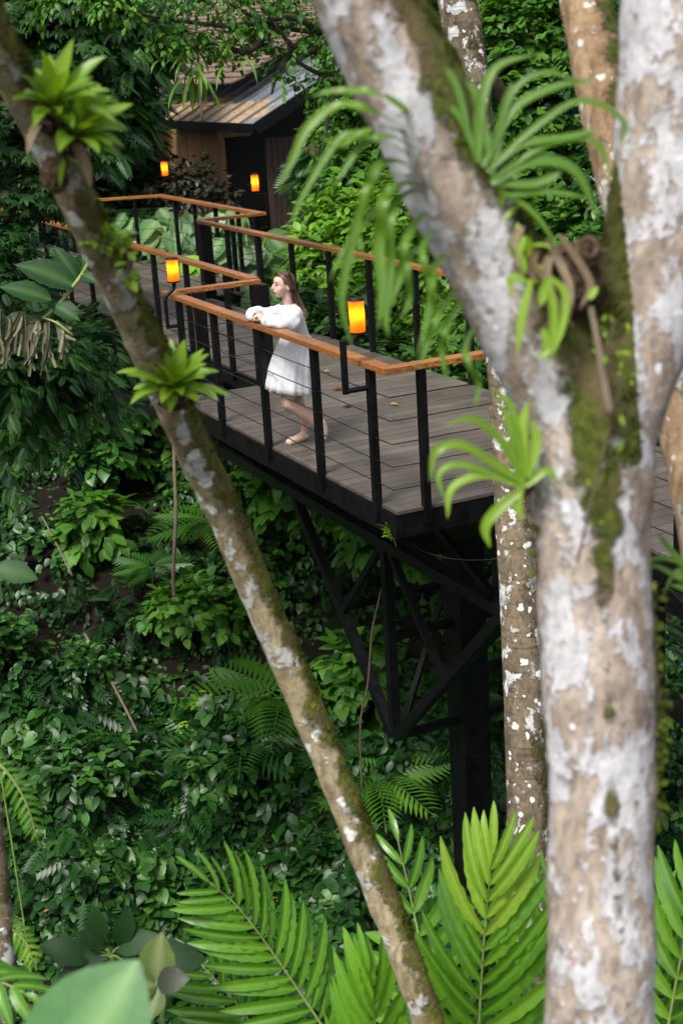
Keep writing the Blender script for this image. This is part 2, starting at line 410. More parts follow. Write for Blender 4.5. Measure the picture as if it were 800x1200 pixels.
# ------------------------------------------------------------------ ground
def build_ground():
    ys = np.concatenate([np.linspace(-400, -20, 10), np.linspace(-15, 4, 14), np.arange(5, 32, .3), np.linspace(33, 80, 22), np.geomspace(90, 3000, 14)])
    xs = np.concatenate([-np.geomspace(14, 2500, 16)[::-1], np.arange(-13, 13.1, .35), np.geomspace(14, 2500, 16)])
    mb = MB(); nx = len(xs)
    vs = [(x, y, TZ(x, y)) for y in ys for x in xs]
    fs = [(j*nx+i, j*nx+i+1, (j+1)*nx+i+1, (j+1)*nx+i) for j in range(len(ys)-1) for i in range(nx-1)]
    mb.add(vs, fs); o = mb.build('ground', soil, smooth=True); tag(o, kind='structure')
build_ground()

# ------------------------------------------------------------------ walkway
Z3 = np.array([0, 0, 1.])
walk = empty('elevated_walkway', P(0, 1.7, 0), 'raised timber walkway on black steel trusses crossing the green ravine', 'walkway')
def deck_part(a0, a1, b0, b1):
    mb = MB(); w = .138; gap = .007; a = a0
    while a < a1-.02:
        e = min(a+w, a1)
        bs = [b0, b1] if (b1-b0) < 1.7 else [b0, b0+(b1-b0)*random.choice((.35, .5, .62)), b1]
        for k in range(len(bs)-1):
            lo, hi = bs[k]+(.003 if k else 0), bs[k+1]-(.003 if k < len(bs)-2 else 0)
            mb.box(P((a+e-gap)/2, (lo+hi)/2, -.0125+random.uniform(-.0012, .0012)), (A3, B3, Z3), ((e-gap-a)/2, (hi-lo)/2, .0125), var=random.random())
        a += w
    return mb.build('deck', deck_m, walk)
deck_part(0, 4.5, .02, 2.5)
deck_part(4.507, 10.2, .97, 2.5)
deck_part(10.207, 14.6, .97, 3.42)
deck_part(14.607, 24, .97, 2.5)
deck_part(-6, -.007, .97, 2.5)
def edge_ring(segs, name='edge_beam'):
    mb = MB()
    for (a, b, c, d) in segs: mb.beam(P(a, b, -.115), P(c, d, -.115), .05, .17)
    return mb.build(name, steel, walk)
edge_ring([(0, .03, 4.5, .03), (0.03, .055, .03, .95), (4.47, .055, 4.47, .95)])
edge_ring([(-6, .995, 24, .995)]); edge_ring([(-6, 2.47, 24, 2.47)]); edge_ring([(10.2, 3.39, 14.6, 3.39), (10.23, 2.5, 10.23, 3.36), (14.57, 2.5, 14.57, 3.36)])
for i, a in enumerate(np.arange(-5.8, 24, .55)):
    mb = MB()
    b1 = 3.36 if 10.3 < a < 14.5 else 2.44
    b0 = .06 if .1 < a < 4.4 else 1.03
    mb.beam(P(a, b0, -.085), P(a, b1, -.085), .05, .1); mb.build('joist', steel, walk)
for b in (.95, 2.52):
    off = -.0 if b < 1 else .0
    mb = MB(); mb.beam(P(-6, b, -1.0), P(24, b, -1.0), .10, .10); mb.build('bottom_chord', steel, walk)
    nodes = [(-5.6+i*1.93) for i in range(16)]
    for i, a in enumerate(nodes):
        mb = MB(); mb.beam(P(a, b, -.2), P(a, b, -.951), .07, .07, up=B3); mb.build('truss_post', steel, walk)
    for i in range(15):
        a, c = nodes[i], nodes[i+1]
        if i % 2: a, c = c, a
        mb = MB(); mb.beam(P(a, b+.004, -.24), P(c, b+.004, -.96), .05, .06); mb.build('truss_diagonal', steel, walk)
    for a0 in (2.07, 17.5):
        N2 = P(a0, b, -2.9)
        for q, w in ((P(a0+1.93, b, -1.05), .09), (P(a0-1.93, b, -1.05), .09)):
            mb = MB(); mb.beam(N2+(q-N2)*.015, q, w, w); mb.build('inclined_strut', steel, walk)
        mb = MB(); mb.beam(P(a0, b+.003, -2.86), P(a0, b+.003, -1.05), .085, .085, up=B3); mb.build('king_post', steel, walk)
        for s in (-1, 1):
            mb = MB(); mb.beam(P(a0+s*.09, b+.006, -1.07), P(a0+s*.96, b+.006, -1.96), .06, .06); mb.build('short_brace', steel, walk)
for a0 in (2.07, 17.5):
    for z, a in ((-2.88, a0), (-1.93, a0-.97), (-1.93, a0+.97), (-1.0, a0-1.93), (-1.0, a0+1.93), (-1.9, a0)):
        mb = MB(); mb.beam(P(a, 1.0, z), P(a, 2.47, z), .06, .07); mb.build('cross_beam', steel, walk)
    for s in (-1, 1):
        mb = MB(); mb.beam(P(a0, 1.02, -2.84), P(a0+s*.97, 2.45, -1.0), .05, .05); mb.build('wind_brace', steel, walk)
    c = P(a0, 1.73, 0); gz = TZ(c[0], c[1])-.3
    mb = MB(); mb.box(P(a0, 1.73, (gz-1.06)/2), (A3, B3, Z3), (.15, .14, (-1.06-gz)/2))
    mb.build('support_column', steel, walk, bevel=.008)
    mb = MB()
    for z in (-1.1,): mb.box(P(a0, 1.73, z+.02), (A3, B3, Z3), (.22, .74, .05))
    mb.build('column_head', steel, walk)
c = P(9.8, 1.73, 0)
# platform brackets
for a in (.25, 1.1, 2.07, 3.1, 4.2):
    mb = MB(); mb.beam(P(a, .08, -.22), P(a, .93, -.95), .05, .05)
    mb.beam(P(a+.04, .06, -.2), P(a+.04, 1.0, -.2), .06, .06)
    mb.build('cantilever_bracket', steel, walk)
# louvre panels on the truss sides
louv = simple('dark_louvre_slat', (.010, .0105, .013), .35, .1, .5, .3, 8)
for (a0, a1) in ((-5.9, .1), (4.7, 15)):
    mb = MB()
    for k in range(7):
        z = -.27-k*.085
        c = P((a0+a1)/2, 1.08, z)
        d = norm(B3*.8-Z3*.6)
        mb.box(c, (A3, d, np.cross(A3, d)), ((a1-a0)/2, .035, .006))
    mb.build('louvre_panel', louv, walk)
# conduit hanging under the corner
mb = MB(); mb.tube(catmull([P(.6, .1, -.22), P(.1, .35, -.42), P(-.1, .8, -.48), P(-.3, 1.0, -.3)], 6), .006, 6); mb.build('conduit_cable', steel, walk, True)

# ------------------------------------------------------------------ railings
def sweep_rect(path, w, h, closed=False):
    """mitred rectangular handrail along (a,b) polyline, top at z=1.05"""
    mb = MB(); n = len(path); pts = [np.array(p, float) for p in path]
    vs = []
    for i in range(n):
        d0 = pts[i]-pts[i-1] if i else pts[1]-pts[0]
        d1 = pts[i+1]-pts[i] if i < n-1 else d0
        d0 = d0/np.linalg.norm(d0); d1 = d1/np.linalg.norm(d1)
        n0 = np.array([-d0[1], d0[0]]); n1 = np.array([-d1[1], d1[0]]); m = n0+n1; m /= (m@m)/2
        m = m/1.0
        for s, zz in ((-1, 1.05-h), (-1, 1.05), (1, 1.05), (1, 1.05-h)):
            q = pts[i]+m*s*w/2*1.0; vs.append(P(q[0], q[1], zz))
    for i in range(n-1):
        quad = vs[i*4:i*4+4]+vs[i*4+4:i*4+8]
        mb.add(quad, [(0, 4, 5, 1), (1, 5, 6, 2), (2, 6, 7, 3), (3, 7, 4, 0), (0, 1, 2, 3), (7, 6, 5, 4)], var=random.random())
    return mb
def post_at(parent, a, b, w=.029, d=.028, zb=-.12, thick=None):
    mb = MB(); w = thick/2 if thick else w
    mb.box(P(a, b, (1.003+zb)/2), (A3, B3, Z3), (w, d if not thick else thick/2, (1.003-zb)/2))
    mb.box(P(a, b, .75), (A3, B3, Z3), (w+.002, .02, .012)); 
    return mb.build('post', steel, parent, bevel=.003)
def railing(label, path, posts, thicks=(), cables=True, hr=True):
    root = empty('railing', P(path[0][0], path[0][1], 0), label, 'railing')
    if hr:
        h = sweep_rect(path, .105, .044).build('handrail', railwood, root, bevel=.004)
    for a, b in posts: post_at(root, a, b)
    for a, b, t in thicks: post_at(root, a, b, thick=t)
    for k in range(1, 6):
        z = 1.0*(1-k/6); mb = MB()
        for i in range(len(path)-1):
            p, q = np.array(path[i]), np.array(path[i+1]); L = np.linalg.norm(q-p); n = max(2, int(L/1.02))
            prev = None
            for s in range(n):
                u0, u1 = s/n, (s+1)/n
                sg = random.uniform(.001, .007)
                pts = []
                for t in (0, .25, .5, .75, 1):
                    u = u0+(u1-u0)*t; r = p+(q-p)*u; pts.append(P(r[0], r[1], z-sg*4*t*(1-t)))
                mb.tube(pts, .0042, 5, cap=False)
        mb.build('cable', cable_m, root, True)
    return root
R1 = railing("near platform railing with wooden handrail and cables where the woman leans",
   [(4.5, .95), (4.5, 0), (0, 0), (0, .95)], [(4.2, 0), (3.31, 0), (2.25, 0), (1.21, 0), (.27, 0), (0, .256)], [(4.47, .93, .15), (4.47, .3, .10), (0, .93, .10)])
R2 = railing('brown railing behind the leaning mossy trunk, near side of far walkway', [(4.62, .95), (24, .95)], [(a, .95) for a in (5.4, 6.6, 7.7, 9.2, 10.4, 11.5, 12.6, 13.7, 15, 16.2, 17.4, 18.6, 20)])
R3 = railing('short railing length between the pale forked trunk and right frame edge', [(-.1, .95), (-6, .95)], [(a, .95) for a in (-.95, -1.95, -2.95, -3.95, -4.95)])
R4 = railing('long brown railing along the platform far edge before bright green shrubs', [(-6, 2.5), (10.25, 2.5)], [(a, 2.5) for a in (-5, -4, -3, -2, -1, 0, 1.1, 2.1, 3.12, 4.17, 5.19, 6.18, 7.2, 8.2, 9.25)], [(10.1, 2.5, .16)])
R5 = railing('farthest handrail bending round the bay of the walkway in front of the house', [(10.31, 2.5), (10.31, 3.45), (14.6, 3.45), (14.95, 2.5), (24, 2.5)],
   [(10.31, 3.0), (11.2, 3.45), (12.1, 3.45), (13, 3.45), (13.9, 3.45), (14.75, 3.05), (15.6, 2.5), (16.7, 2.5), (17.8, 2.5), (19, 2.5), (20.2, 2.5)], [(10.4, 3.4, .08)])

# ------------------------------------------------------------------ lanterns
def lantmats():
    m, nt = newmat('amber_shade')
    n = noise_tex(nt, 14, 4, .6, (1, 1, .6)); tc = nt.nodes.new('ShaderNodeTexCoord')
    sp = nt.nodes.new('ShaderNodeSeparateXYZ'); nt.links.new(tc.outputs['Object'], sp.inputs[0])
    c = ramp_link(nt, n.outputs[0], [(.25, (.85, .12, .006)), (.6, (1., .20, .012)), (.8, (1, .30, .03))])
    t = nt.nodes.new('ShaderNodeBsdfTranslucent'); nt.links.new(c, t.inputs[0])
    e = nt.nodes.new('ShaderNodeEmission'); nt.links.new(mixc(nt, 1, c, (1, .62, .4), 'MULTIPLY'), e.inputs[0]); e.inputs[1].default_value = .22
    d = principled(nt, c, .4)
    a1 = nt.nodes.new('ShaderNodeMixShader'); a1.inputs[0].default_value = .2; nt.links.new(t.outputs[0], a1.inputs[1]); nt.links.new(d.outputs[0], a1.inputs[2])
    ad = nt.nodes.new('ShaderNodeAddShader'); nt.links.new(a1.outputs[0], ad.inputs[0]); nt.links.new(e.outputs[0], ad.inputs[1])
    out(nt, ad.outputs[0])
    m2, nt2 = newmat('lamp_bulb_glow'); e = nt2.nodes.new('ShaderNodeEmission'); e.inputs[0].default_value = (1, .62, .22, 1); e.inputs[1].default_value = 42; out(nt2, e.outputs[0])
    return m, m2
shade_m, bulb_m = lantmats()
def lantern(a, b, s, z0, label, curved, reach=.2, h=.23, r=.053, back=.12, rise=.34, shift=0):
    """bracket leaves the post sideways (s = -1 or 1 along b), rises and carries the shade"""
    root = empty('lantern', P(a, b, z0), label, 'lantern', 'amber lanterns along the walkway')
    mb = MB()
    if curved:
        mb.tube(catmull([P(a, b+s*.03, z0), P(a, b+s*reach, z0+.002)], 3), .017, 10)
        top = z0+rise
        mb.tube([P(a, b+s*reach, z0-.016), P(a, b+s*reach, top)], .017, 10)
        mb.tube(catmull([P(a, b+s*reach, top), P(a, b+s*(reach-.02), top+.035), P(a, b+s*(reach-.06), top+.065), P(a, b+s*(reach-.095), top+.10), P(a, b+s*(reach-.10), top+.15)], 5), .019, 10)
        c = P(a, b+s*(reach-.10), top+.15)
    else:
        mb.tube([P(a, b+s*.03, z0), P(a, b+s*reach, z0)], .02, 12)
        mb.box(P(a, b+s*reach, z0+rise/2), (A3, B3, Z3), (.017, .019, rise/2+.02))
        mb.beam(P(a, b+s*reach, z0+rise), P(a, b+s*(reach-back), z0+rise+.01), .036, .034)
        c = P(a, b+s*(reach-back), z0+rise+.02)
        mb.tube([c, c+Z3*.035], .013, 8)
        c = c+Z3*.035
    mb.build('bracket', steel, root)
    mb = MB(); mb.tube([c, c+Z3*.012], [r*1.15, r*1.15], 24); mb.tube([c+Z3*.012, c+Z3*.02], r*.7, 20); mb.build('shade_base', steel, root)
    mb = MB(); n = 28; zz = np.linspace(.014, h, 9); vs = []; 
    for z in zz:
        for k in range(n):
            t = 2*math.pi*k/n; rr = r*(1+.03*math.sin(t*3+z*20)); vs.append(c+np.array([rr*math.cos(t), rr*math.sin(t), z]))
    fs = [(i*n+k, i*n+(k+1) % n, (i+1)*n+(k+1) % n, (i+1)*n+k) for i in range(8) for k in range(n)]
    mb.add(vs, fs); mb.build('shade', shade_m, root, True)
    mb = MB(); mb.tube([c+Z3*(h*.52), c+Z3*(h*.56), c+Z3*(h*.62), c+Z3*(h*.68), c+Z3*(h*.71)], [.006, .017, .021, .016, .005], 12); mb.build('bulb', bulb_m, root, True)
    mb = MB(); mb.tube([c+Z3*h, c+Z3*(h+.006), c+Z3*(h+.018)], [r*1.12, r*1.12, r*.9], 24); mb.build('cap', steel, root)
lantern(.27, 0, -1, .86, 'lit amber lantern on square bent bracket at the near corner post of the platform', False, reach=.2)
lantern(4.2, 0, -1, .76, 'lit amber lantern on curved pipe bracket beside the leaning mossy trunk', True, reach=.13, rise=.26, h=.21)
lantern(10.35, 3.40, 1, .82, 'lit amber lantern in front of the dark porch of the house', False, reach=.16, rise=.46, back=.16, h=.225, r=.05)
lantern(14.3, 3.45, 1, .8, 'farthest small lit lantern by the tan house wall', False, reach=.2, rise=.5, back=.18, h=.225, r=.05)

# ------------------------------------------------------------------ evaluated-mesh helper
def bake(o, name, mats, parent, smooth=True, attrs=None):
    dg = bpy.context.evaluated_depsgraph_get(); dg.update()
    me = bpy.data.meshes.new_from_object(o.evaluated_get(dg)); bpy.data.objects.remove(o)
    me.name = name; me.materials.clear()
    for m in (mats if isinstance(mats, (list, tuple)) else [mats]): me.materials.append(m)
    if parent is not None:
        off = Vector(abs_loc(parent)); 
        me.transform(__import__('mathutils').Matrix.Translation(-off))
    if smooth: me.shade_smooth()
    n = bpy.data.objects.new(name, me); COL.objects.link(n)
    if parent is not None: n.parent = parent
    return n
def raw(mb):
    me = bpy.data.meshes.new('tmp'); me.from_pydata(mb.v, [], mb.f)
    o = bpy.data.objects.new('tmp', me); COL.objects.link(o); return o
def remeshed(mb, vox, smooth_it, name, mats, parent, fac=.5, sub=0):
    o = raw(mb)
    r = o.modifiers.new('r', 'REMESH'); r.mode = 'VOXEL'; r.voxel_size = vox; r.adaptivity = 0
    if smooth_it:
        s = o.modifiers.new('s', 'SMOOTH'); s.iterations = smooth_it; s.factor = fac
    if sub:
        s = o.modifiers.new('u', 'SUBSURF'); s.levels = sub; s.render_levels = sub
    return bake(o, name, mats, parent)
def set_attr(o, name, fn):
    me = o.data; n = len(me.vertices); co = np.zeros(n*3, np.float32); me.vertices.foreach_get('co', co); co = co.reshape(-1, 3)+abs_loc(o.parent)
    no = np.zeros(n*3, np.float32); me.vertices.foreach_get('normal', no); no = no.reshape(-1, 3)
    a = me.attributes.get(name) or me.attributes.new(name, 'FLOAT', 'POINT')
    a.data.foreach_set('value', np.clip(fn(co, no), 0, 1).astype(np.float32)); return co, no

# ------------------------------------------------------------------ person
skin_m, nt = newmat('fair_skin')
_sk = noise_tex(nt, 14, 3)
_c = ramp_link(nt, _sk.outputs[0], [(.3, (.60, .36, .28)), (.7, (.70, .46, .37))])
_c = mixc(nt, attr(nt, 'lip'), _c, (.50, .16, .14))
_p = principled(nt, _c, .5, 0, .4); _p.inputs['Subsurface Weight'].default_value = .15; _p.inputs['Subsurface Radius'].default_value = (.02, .008, .004); _p.inputs['Subsurface Scale'].default_value = .5
out(nt, _p.outputs[0])
dress_m, nt = newmat('white_cotton')
_n = noise_tex(nt, 60, 4, .6); _n2 = noise_tex(nt, 9, 3)
_c = ramp_link(nt, _n.outputs[0], [(.3, (.62, .62, .65)), (.6, (.76, .76, .78))])
_p = principled(nt, _c, .85, 0, .2, bump=math_n(nt, 'ADD', _n.outputs[0], _n2.outputs[0]), bdist=.003, bstr=.4)
_t = nt.nodes.new('ShaderNodeBsdfTranslucent'); _t.inputs[0].default_value = (.8, .8, .82, 1)
_mx = nt.nodes.new('ShaderNodeMixShader'); _mx.inputs[0].default_value = .2; nt.links.new(_p.outputs[0], _mx.inputs[1]); nt.links.new(_t.outputs[0], _mx.inputs[2]); out(nt, _mx.outputs[0])
hair_m, nt = newmat('brown_hair')
_c = ramp_link(nt, attr(nt, 'var'), [(0, (.05, .026, .016)), (.45, (.105, .058, .034)), (.75, (.20, .125, .075)), (1, (.34, .24, .15))])
out(nt, principled(nt, _c, .42, 0, .5).outputs[0])
shoe_m = simple('beige_leather', (.62, .47, .33), .4, var=.12, scale=30, bump=.15)
eye_m = simple('dark_eye', (.03, .02, .015), .2, var=.1)
brow_m = simple('brow_brown', (.10, .055, .035), .7, var=.2)

person = empty('person', P(2.17, .3, 0), 'woman in short white dress leaning on the wooden handrail and looking left', 'person')
mb = MB()
q = lambda a, b, z: P(a, b, z)
def limb(pts, rs, n=14): 
    c = catmull([q(*p) for p in pts], 5); rr = np.interp(np.linspace(0, len(pts)-1, len(c)), range(len(pts)), rs); mb.tube(c, list(rr), n)
# torso, neck
def blob(center, rad3, n=14, m=10, axes=None):
    axes = axes or (A3, B3, Z3); vs = []
    for i in range(m+1):
        ph = math.pi*i/m
        for k in range(n):
            t = 2*math.pi*k/n
            vs.append(np.array(center)+axes[0]*rad3[0]*math.sin(ph)*math.cos(t)+axes[1]*rad3[1]*math.sin(ph)*math.sin(t)+axes[2]*rad3[2]*math.cos(ph))
    fs = [(i*n+k, (i+1)*n+k, (i+1)*n+(k+1) % n, i*n+(k+1) % n) for i in range(m) for k in range(n)]
    mb.add(vs, fs)
def loft(rings, n=20):
    vs = []
    for (a, b, z, ra, rb) in rings:
        for k in range(n):
            t = 2*math.pi*k/n; vs.append(q(a+ra*math.cos(t), b+rb*math.sin(t), z))
    fs = [(i*n+k, i*n+(k+1) % n, (i+1)*n+(k+1) % n, (i+1)*n+k) for i in range(len(rings)-1) for k in range(n)]
    fs += [tuple(reversed(range(n))), tuple((len(rings)-1)*n+k for k in range(n))]
    mb.add(vs, fs)
loft([(2.17, .30, .66, .13, .10), (2.17, .305, .74, .155, .115), (2.165, .30, .84, .13, .10), (2.16, .285, .93, .112, .085), (2.16, .25, 1.03, .12, .095), (2.155, .23, 1.10, .13, .08), (2.15, .225, 1.15, .09, .058), (2.15, .222, 1.175, .05, .046)])
limb([(2.15, .225, 1.13), (2.15, .222, 1.19), (2.15, .217, 1.235), (2.15, .213, 1.29)], [.052, .043, .041, .045])
# arms
limb([(2.035, .225, 1.12), (1.995, .19, 1.10), (1.95, .12, 1.09), (1.93, .02, 1.088)], [.052, .046, .04, .034])
limb([(1.93, .02, 1.088), (2.01, -.005, 1.088), (2.09, -.015, 1.086), (2.165, -.01, 1.084)], [.034, .036, .028, .021])
limb([(2.265, .225, 1.12), (2.32, .19, 1.10), (2.36, .13, 1.09), (2.38, .05, 1.088)], [.052, .046, .04, .034])
limb([(2.38, .05, 1.088), (2.34, .01, 1.09), (2.29, -.015, 1.092), (2.235, -.02, 1.094)], [.034, .036, .028, .021])
# legs
limb([(2.25, .30, .72), (2.235, .29, .60), (2.21, .265, .42), (2.22, .30, .28), (2.235, .325, .14), (2.24, .33, .07)], [.088, .078, .053, .051, .034, .031])
limb([(2.235, .335, .06), (2.225, .27, .042), (2.20, .21, .03), (2.175, .155, .022)], [.032, .03, .03, .02])
limb([(2.09, .30, .72), (2.075, .22, .58), (2.06, .115, .41), (2.06, .19, .33), (2.06, .29, .245), (2.065, .365, .17)], [.088, .078, .054, .053, .042, .031])
limb([(2.065, .375, .175), (2.07, .405, .12), (2.075, .415, .07), (2.085, .405, .025)], [.031, .032, .029, .018])
# head: skull, face plane, nose, lips, chin, ear
FW = -B3
hc = q(2.15, .195, 1.352)
blob(hc+Z3*.012-FW*.008, (.071, .092, .088))
blob(hc+FW*.032-Z3*.032, (.055, .055, .07))
blob(hc+FW*.052-Z3*.082, (.026, .026, .022))          # chin
mb.tube([hc+FW*.082+Z3*.012, hc+FW*.095-Z3*.008, hc+FW*.106-Z3*.026, hc+FW*.085-Z3*.032], [.008, .011, .011, .008], 8)  # nose
blob(hc+FW*.087-Z3*.047, (.021, .008, .0055)); blob(hc+FW*.085-Z3*.057, (.019, .008, .006))
blob(hc+FW*.060+Z3*.036, (.048, .018, .026))            # brow ridge
for s in (-1, 1):
    blob(hc+A3*s*.072-FW*.012-Z3*.022, (.007, .017, .027))   # ears
    blob(hc+A3*s*.04+FW*.052-Z3*.028, (.02, .018, .022))     # cheeks
# hands: palms laid over each other, five curled fingers each
def hand(wr, pd, side, curl):
    wr = np.array(wr); pd = norm(np.array(pd)); sd = norm(np.cross(Z3, pd))*side
    mb.tube([wr, wr+pd*.03+Z3*.004, wr+pd*.065+Z3*.004, wr+pd*.08], [.019, .026, .027, .02], 10)
    for i, L in enumerate((.062, .07, .066, .052)):
        b0 = wr+pd*.072+sd*(.024-.0155*i)+Z3*.004
        mb.tube([b0-pd*.02, b0+pd*L*.4+Z3*.004, b0+pd*L*.72-Z3*.010, b0+pd*L*.85-Z3*.024], [.0088, .0084, .0078, .0062], 8)
    t0 = wr+pd*.02+sd*.02
    mb.tube([t0, t0+pd*.025+sd*.02, t0+pd*.05+sd*.024-Z3*.006], [.011, .0095, .007], 8)
hand(q(2.165, -.01, 1.086), A3*-1-B3*.15, 1, 1)
hand(q(2.245, -.015, 1.112), A3*1-B3*.1, -1, 1)
body = remeshed(mb, .0062, 6, 'body', skin_m, person, .5)
lipc = hc+FW*.09-Z3*.052
set_attr(body, 'lip', lambda co, no: 1-np.clip((np.linalg.norm((co-lipc)*np.array([1, 1, 2.]), axis=1)-.016)/.006, 0, 1))
for s in (-1, 1):
    mb = MB(); blob(hc+A3*s*.030+FW*.079+Z3*.008, (.009, .004, .0045), 12, 8); mb.build('eye', eye_m, person, True)
    mb = MB(); mb.tube(catmull([hc+A3*s*.015+FW*.088+Z3*.026, hc+A3*s*.032+FW*.085+Z3*.031, hc+A3*s*.05+FW*.072+Z3*.026], 4), .003, 6); mb.build('eyebrow', brow_m, person, True)
# dress: one lofted sheet with pleats and a ruffled hem, plus two puffed sleeves
def wr(t, z, amp): return amp*(math.sin(t*11+z*3+1.3*math.sin(t*3))*.7+math.sin(t*19+2+z*5)*.3)
mb = MB(); n = 140; vs = []; rings = [(1.19, .217, .070, .058, 0), (1.18, .22, .092, .072, .001), (1.155, .225, .13, .085, .002), (1.125, .23, .152, .096, .003), (1.07, .237, .150, .108, .004), (1.0, .25, .142, .112, .004), (.94, .265, .136, .112, .004), (.915, .27, .138, .112, .006), (.905, .275, .148, .122, .008), (.86, .262, .165, .138, .008), (.78, .24, .185, .158, .009), (.70, .22, .20, .172, .011), (.62, .205, .213, .182, .012), (.555, .195, .222, .188, .012), (.548, .195, .226, .192, .018), (.51, .19, .235, .197, .019), (.465, .187, .243, .203, .021)]
for (z, b, ra, rb, amp) in rings:
    for k in range(n):
        t = 2*math.pi*k/n; w = wr(t, z, amp)*(.7 if z > .56 else .62)
        zz = z + (.05*math.sin(t)*-1 if z < .7 else 0)*(1.05-z)*1.2
        if z > 1.1: zz += .012*abs(math.cos(t))*-1*(1.2-z)*3
        vs.append(q(2.16+(ra+w)*math.cos(t), b+(rb+w)*math.sin(t), zz))
m = len(rings); fs = [(i*n+k, i*n+(k+1) % n, (i+1)*n+(k+1) % n, (i+1)*n+k) for i in range(m-1) for k in range(n)]
mb.add(vs, fs); dr = mb.build('dress', dress_m, person, True); so = dr.modifiers.new('s', 'SOLIDIFY'); so.thickness = .003
def sleeve(pts, rs):
    mb = MB(); c = catmull([q(*p) for p in pts], 7); rr = np.interp(np.linspace(0, len(pts)-1, len(c)), range(len(pts)), rs)
    mb.tube(c, list(rr), 36, cap=False)
    vv = []; cc = np.array(c)
    for v in mb.v:
        v = np.array(v); i = np.argmin(np.linalg.norm(cc-v, axis=1)); d = norm(v-cc[i])
        k = mnoise.noise(Vector(v*30))*.005+mnoise.noise(Vector(v*15))*.014
        v = v+d*k
        v[2] = max(v[2], 1.053)if abs((v-P(0, 0, 0))@B3) < .058 else v[2]
        vv.append(tuple(v))
    mb.v = vv; o = mb.build('sleeve', dress_m, person, True)
sleeve([(2.065, .225, 1.14), (2.01, .215, 1.12), (1.97, .17, 1.085), (1.945, .12, 1.062), (1.935, .055, 1.075), (1.97, .01, 1.095), (2.03, -.006, 1.094), (2.09, -.012, 1.091), (2.125, -.012, 1.088), (2.14, -.012, 1.088)], [.05, .066, .074, .076, .066, .054, .048, .043, .028, .034])
sleeve([(2.235, .225, 1.135), (2.28, .21, 1.115), (2.325, .17, 1.09), (2.36, .115, 1.075), (2.375, .05, 1.09), (2.36, .0, 1.10), (2.33, -.018, 1.10), (2.30, -.02, 1.10), (2.275, -.02, 1.10), (2.26, -.02, 1.10)], [.05, .06, .066, .07, .072, .07, .06, .048, .029, .034])
# hair: cap over the skull and long lengths down the back
HL = Leaves()
N = 900
for i in range(N):
    th = random.uniform(-math.pi, math.pi); side = math.cos(th)
    # parting near the top; strands fall back over the skull and down
    p0 = hc+Z3*(.098+random.uniform(-.004, .002))+FW*random.uniform(-.05, .048)+A3*random.uniform(-.012, .012)
    s = random.choice((-1, 1)); f0 = (p0-hc)@FW
    u = random.random()
    fr = f0 + .0
    mid1 = hc+A3*s*(.052+random.uniform(0, .006))+Z3*(.072)+FW*(fr*.9-.006)
    mid2 = hc+A3*s*(.080+random.uniform(-.004, .006))+Z3*(.012)+FW*(fr*.55-.026)
    mid3 = hc+A3*s*(.078+random.uniform(-.008, .006))+Z3*(-.045)-FW*(.045+.03*u)
    mid4 = hc+A3*s*(.07*(1-.4*u))-Z3*.11-FW*(.083+.028*u+random.uniform(-.01, .01))
    mid5 = hc+A3*(s*.055*(1-.6*u)+.01)-Z3*.19-FW*(.112+.03*u+random.uniform(-.012, .012))
    ln = random.uniform(.22, .30)
    end = hc+A3*(s*.045*(1-.7*u)+.015)-Z3*ln-FW*(.132+.03*u+random.uniform(-.018, .018))
    c = catmull([p0, mid1, mid2, mid3, mid4, mid5, end], 3)
    w = [.013*(1-.6*(j/(len(c)-1))**3) for j in range(len(c))]
    v0 = random.uniform(.1, .5)
    k = HL.n; HL.ribbon(c, w, (np.array(c[6])-hc), var=v0)
    HL.A[-1] = np.repeat(np.clip(v0+np.linspace(0, 1, len(c))**2.2*.55, 0, 1), 4)
ce = hc+Z3*.012-FW*.014; cv = []; cf = []; n1, n2 = 14, 28
for i in range(n1+1):
    ph = math.pi*i/n1
    for k in range(n2):
        t = 2*math.pi*k/n2; d = A3*math.sin(ph)*math.cos(t)*.0765+FW*math.sin(ph)*math.sin(t)*.0965+Z3*math.cos(ph)*.094; cv.append(ce+d)
for i in range(n1):
    for k in range(n2):
        ids = (i*n2+k, (i+1)*n2+k, (i+1)*n2+(k+1) % n2, i*n2+(k+1) % n2); m_ = sum(cv[j]-ce for j in ids)/4
        f_, z_ = m_@FW, m_@Z3
        if z_ > .066 or (f_ < .035 and z_ > .01) or (f_ < -.02 and z_ > -.07): cf.append(ids)
HL.V.append(np.array(cv)); HL.Fc.append(np.array(cf)+HL.n); HL.A.append(np.full(len(cv), .3)); HL.R.append(np.zeros(len(cv))); HL.M.append(np.zeros(len(cf), int)); HL.n += len(cv)
HL.build('hair', hair_m, person, True)
for (pts, rs, tz) in (([(2.238, .352, .045), (2.232, .30, .035), (2.215, .235, .028), (2.193, .18, .024), (2.172, .14, .022)], [.030, .036, .039, .038, .026], 0),
                  ([(2.063, .412, .19), (2.068, .43, .135), (2.073, .432, .09), (2.081, .425, .045), (2.09, .402, .018)], [.03, .036, .038, .036, .022], 1)):
    mb = MB(); c = catmull([q(*p) for p in pts], 4); rr = np.interp(np.linspace(0, 4, len(c)), range(5), rs); n = 18
    mb.tube(c, list(rr), n)
    vv = []
    for i, v in enumerate(mb.v):
        v = np.array(v); 
        if tz == 0: v[2] = min(max(v[2], .001), .052)
        vv.append(tuple(v))
    mb.v = vv; o = mb.build('shoe', shoe_m, person, True)
    f = c[-5]+Z3*(.03 if tz == 0 else 0)+(B3*.0 if tz == 0 else B3*-.0+FW*-.03)
    mb = MB()
    for s in (-1, 1): mb.tube([f, f+A3*s*.014+Z3*.006, f+A3*s*.018-Z3*.002, f], [.003, .006, .005, .003], 6)
    mb.build('bow', shoe_m, o, True)

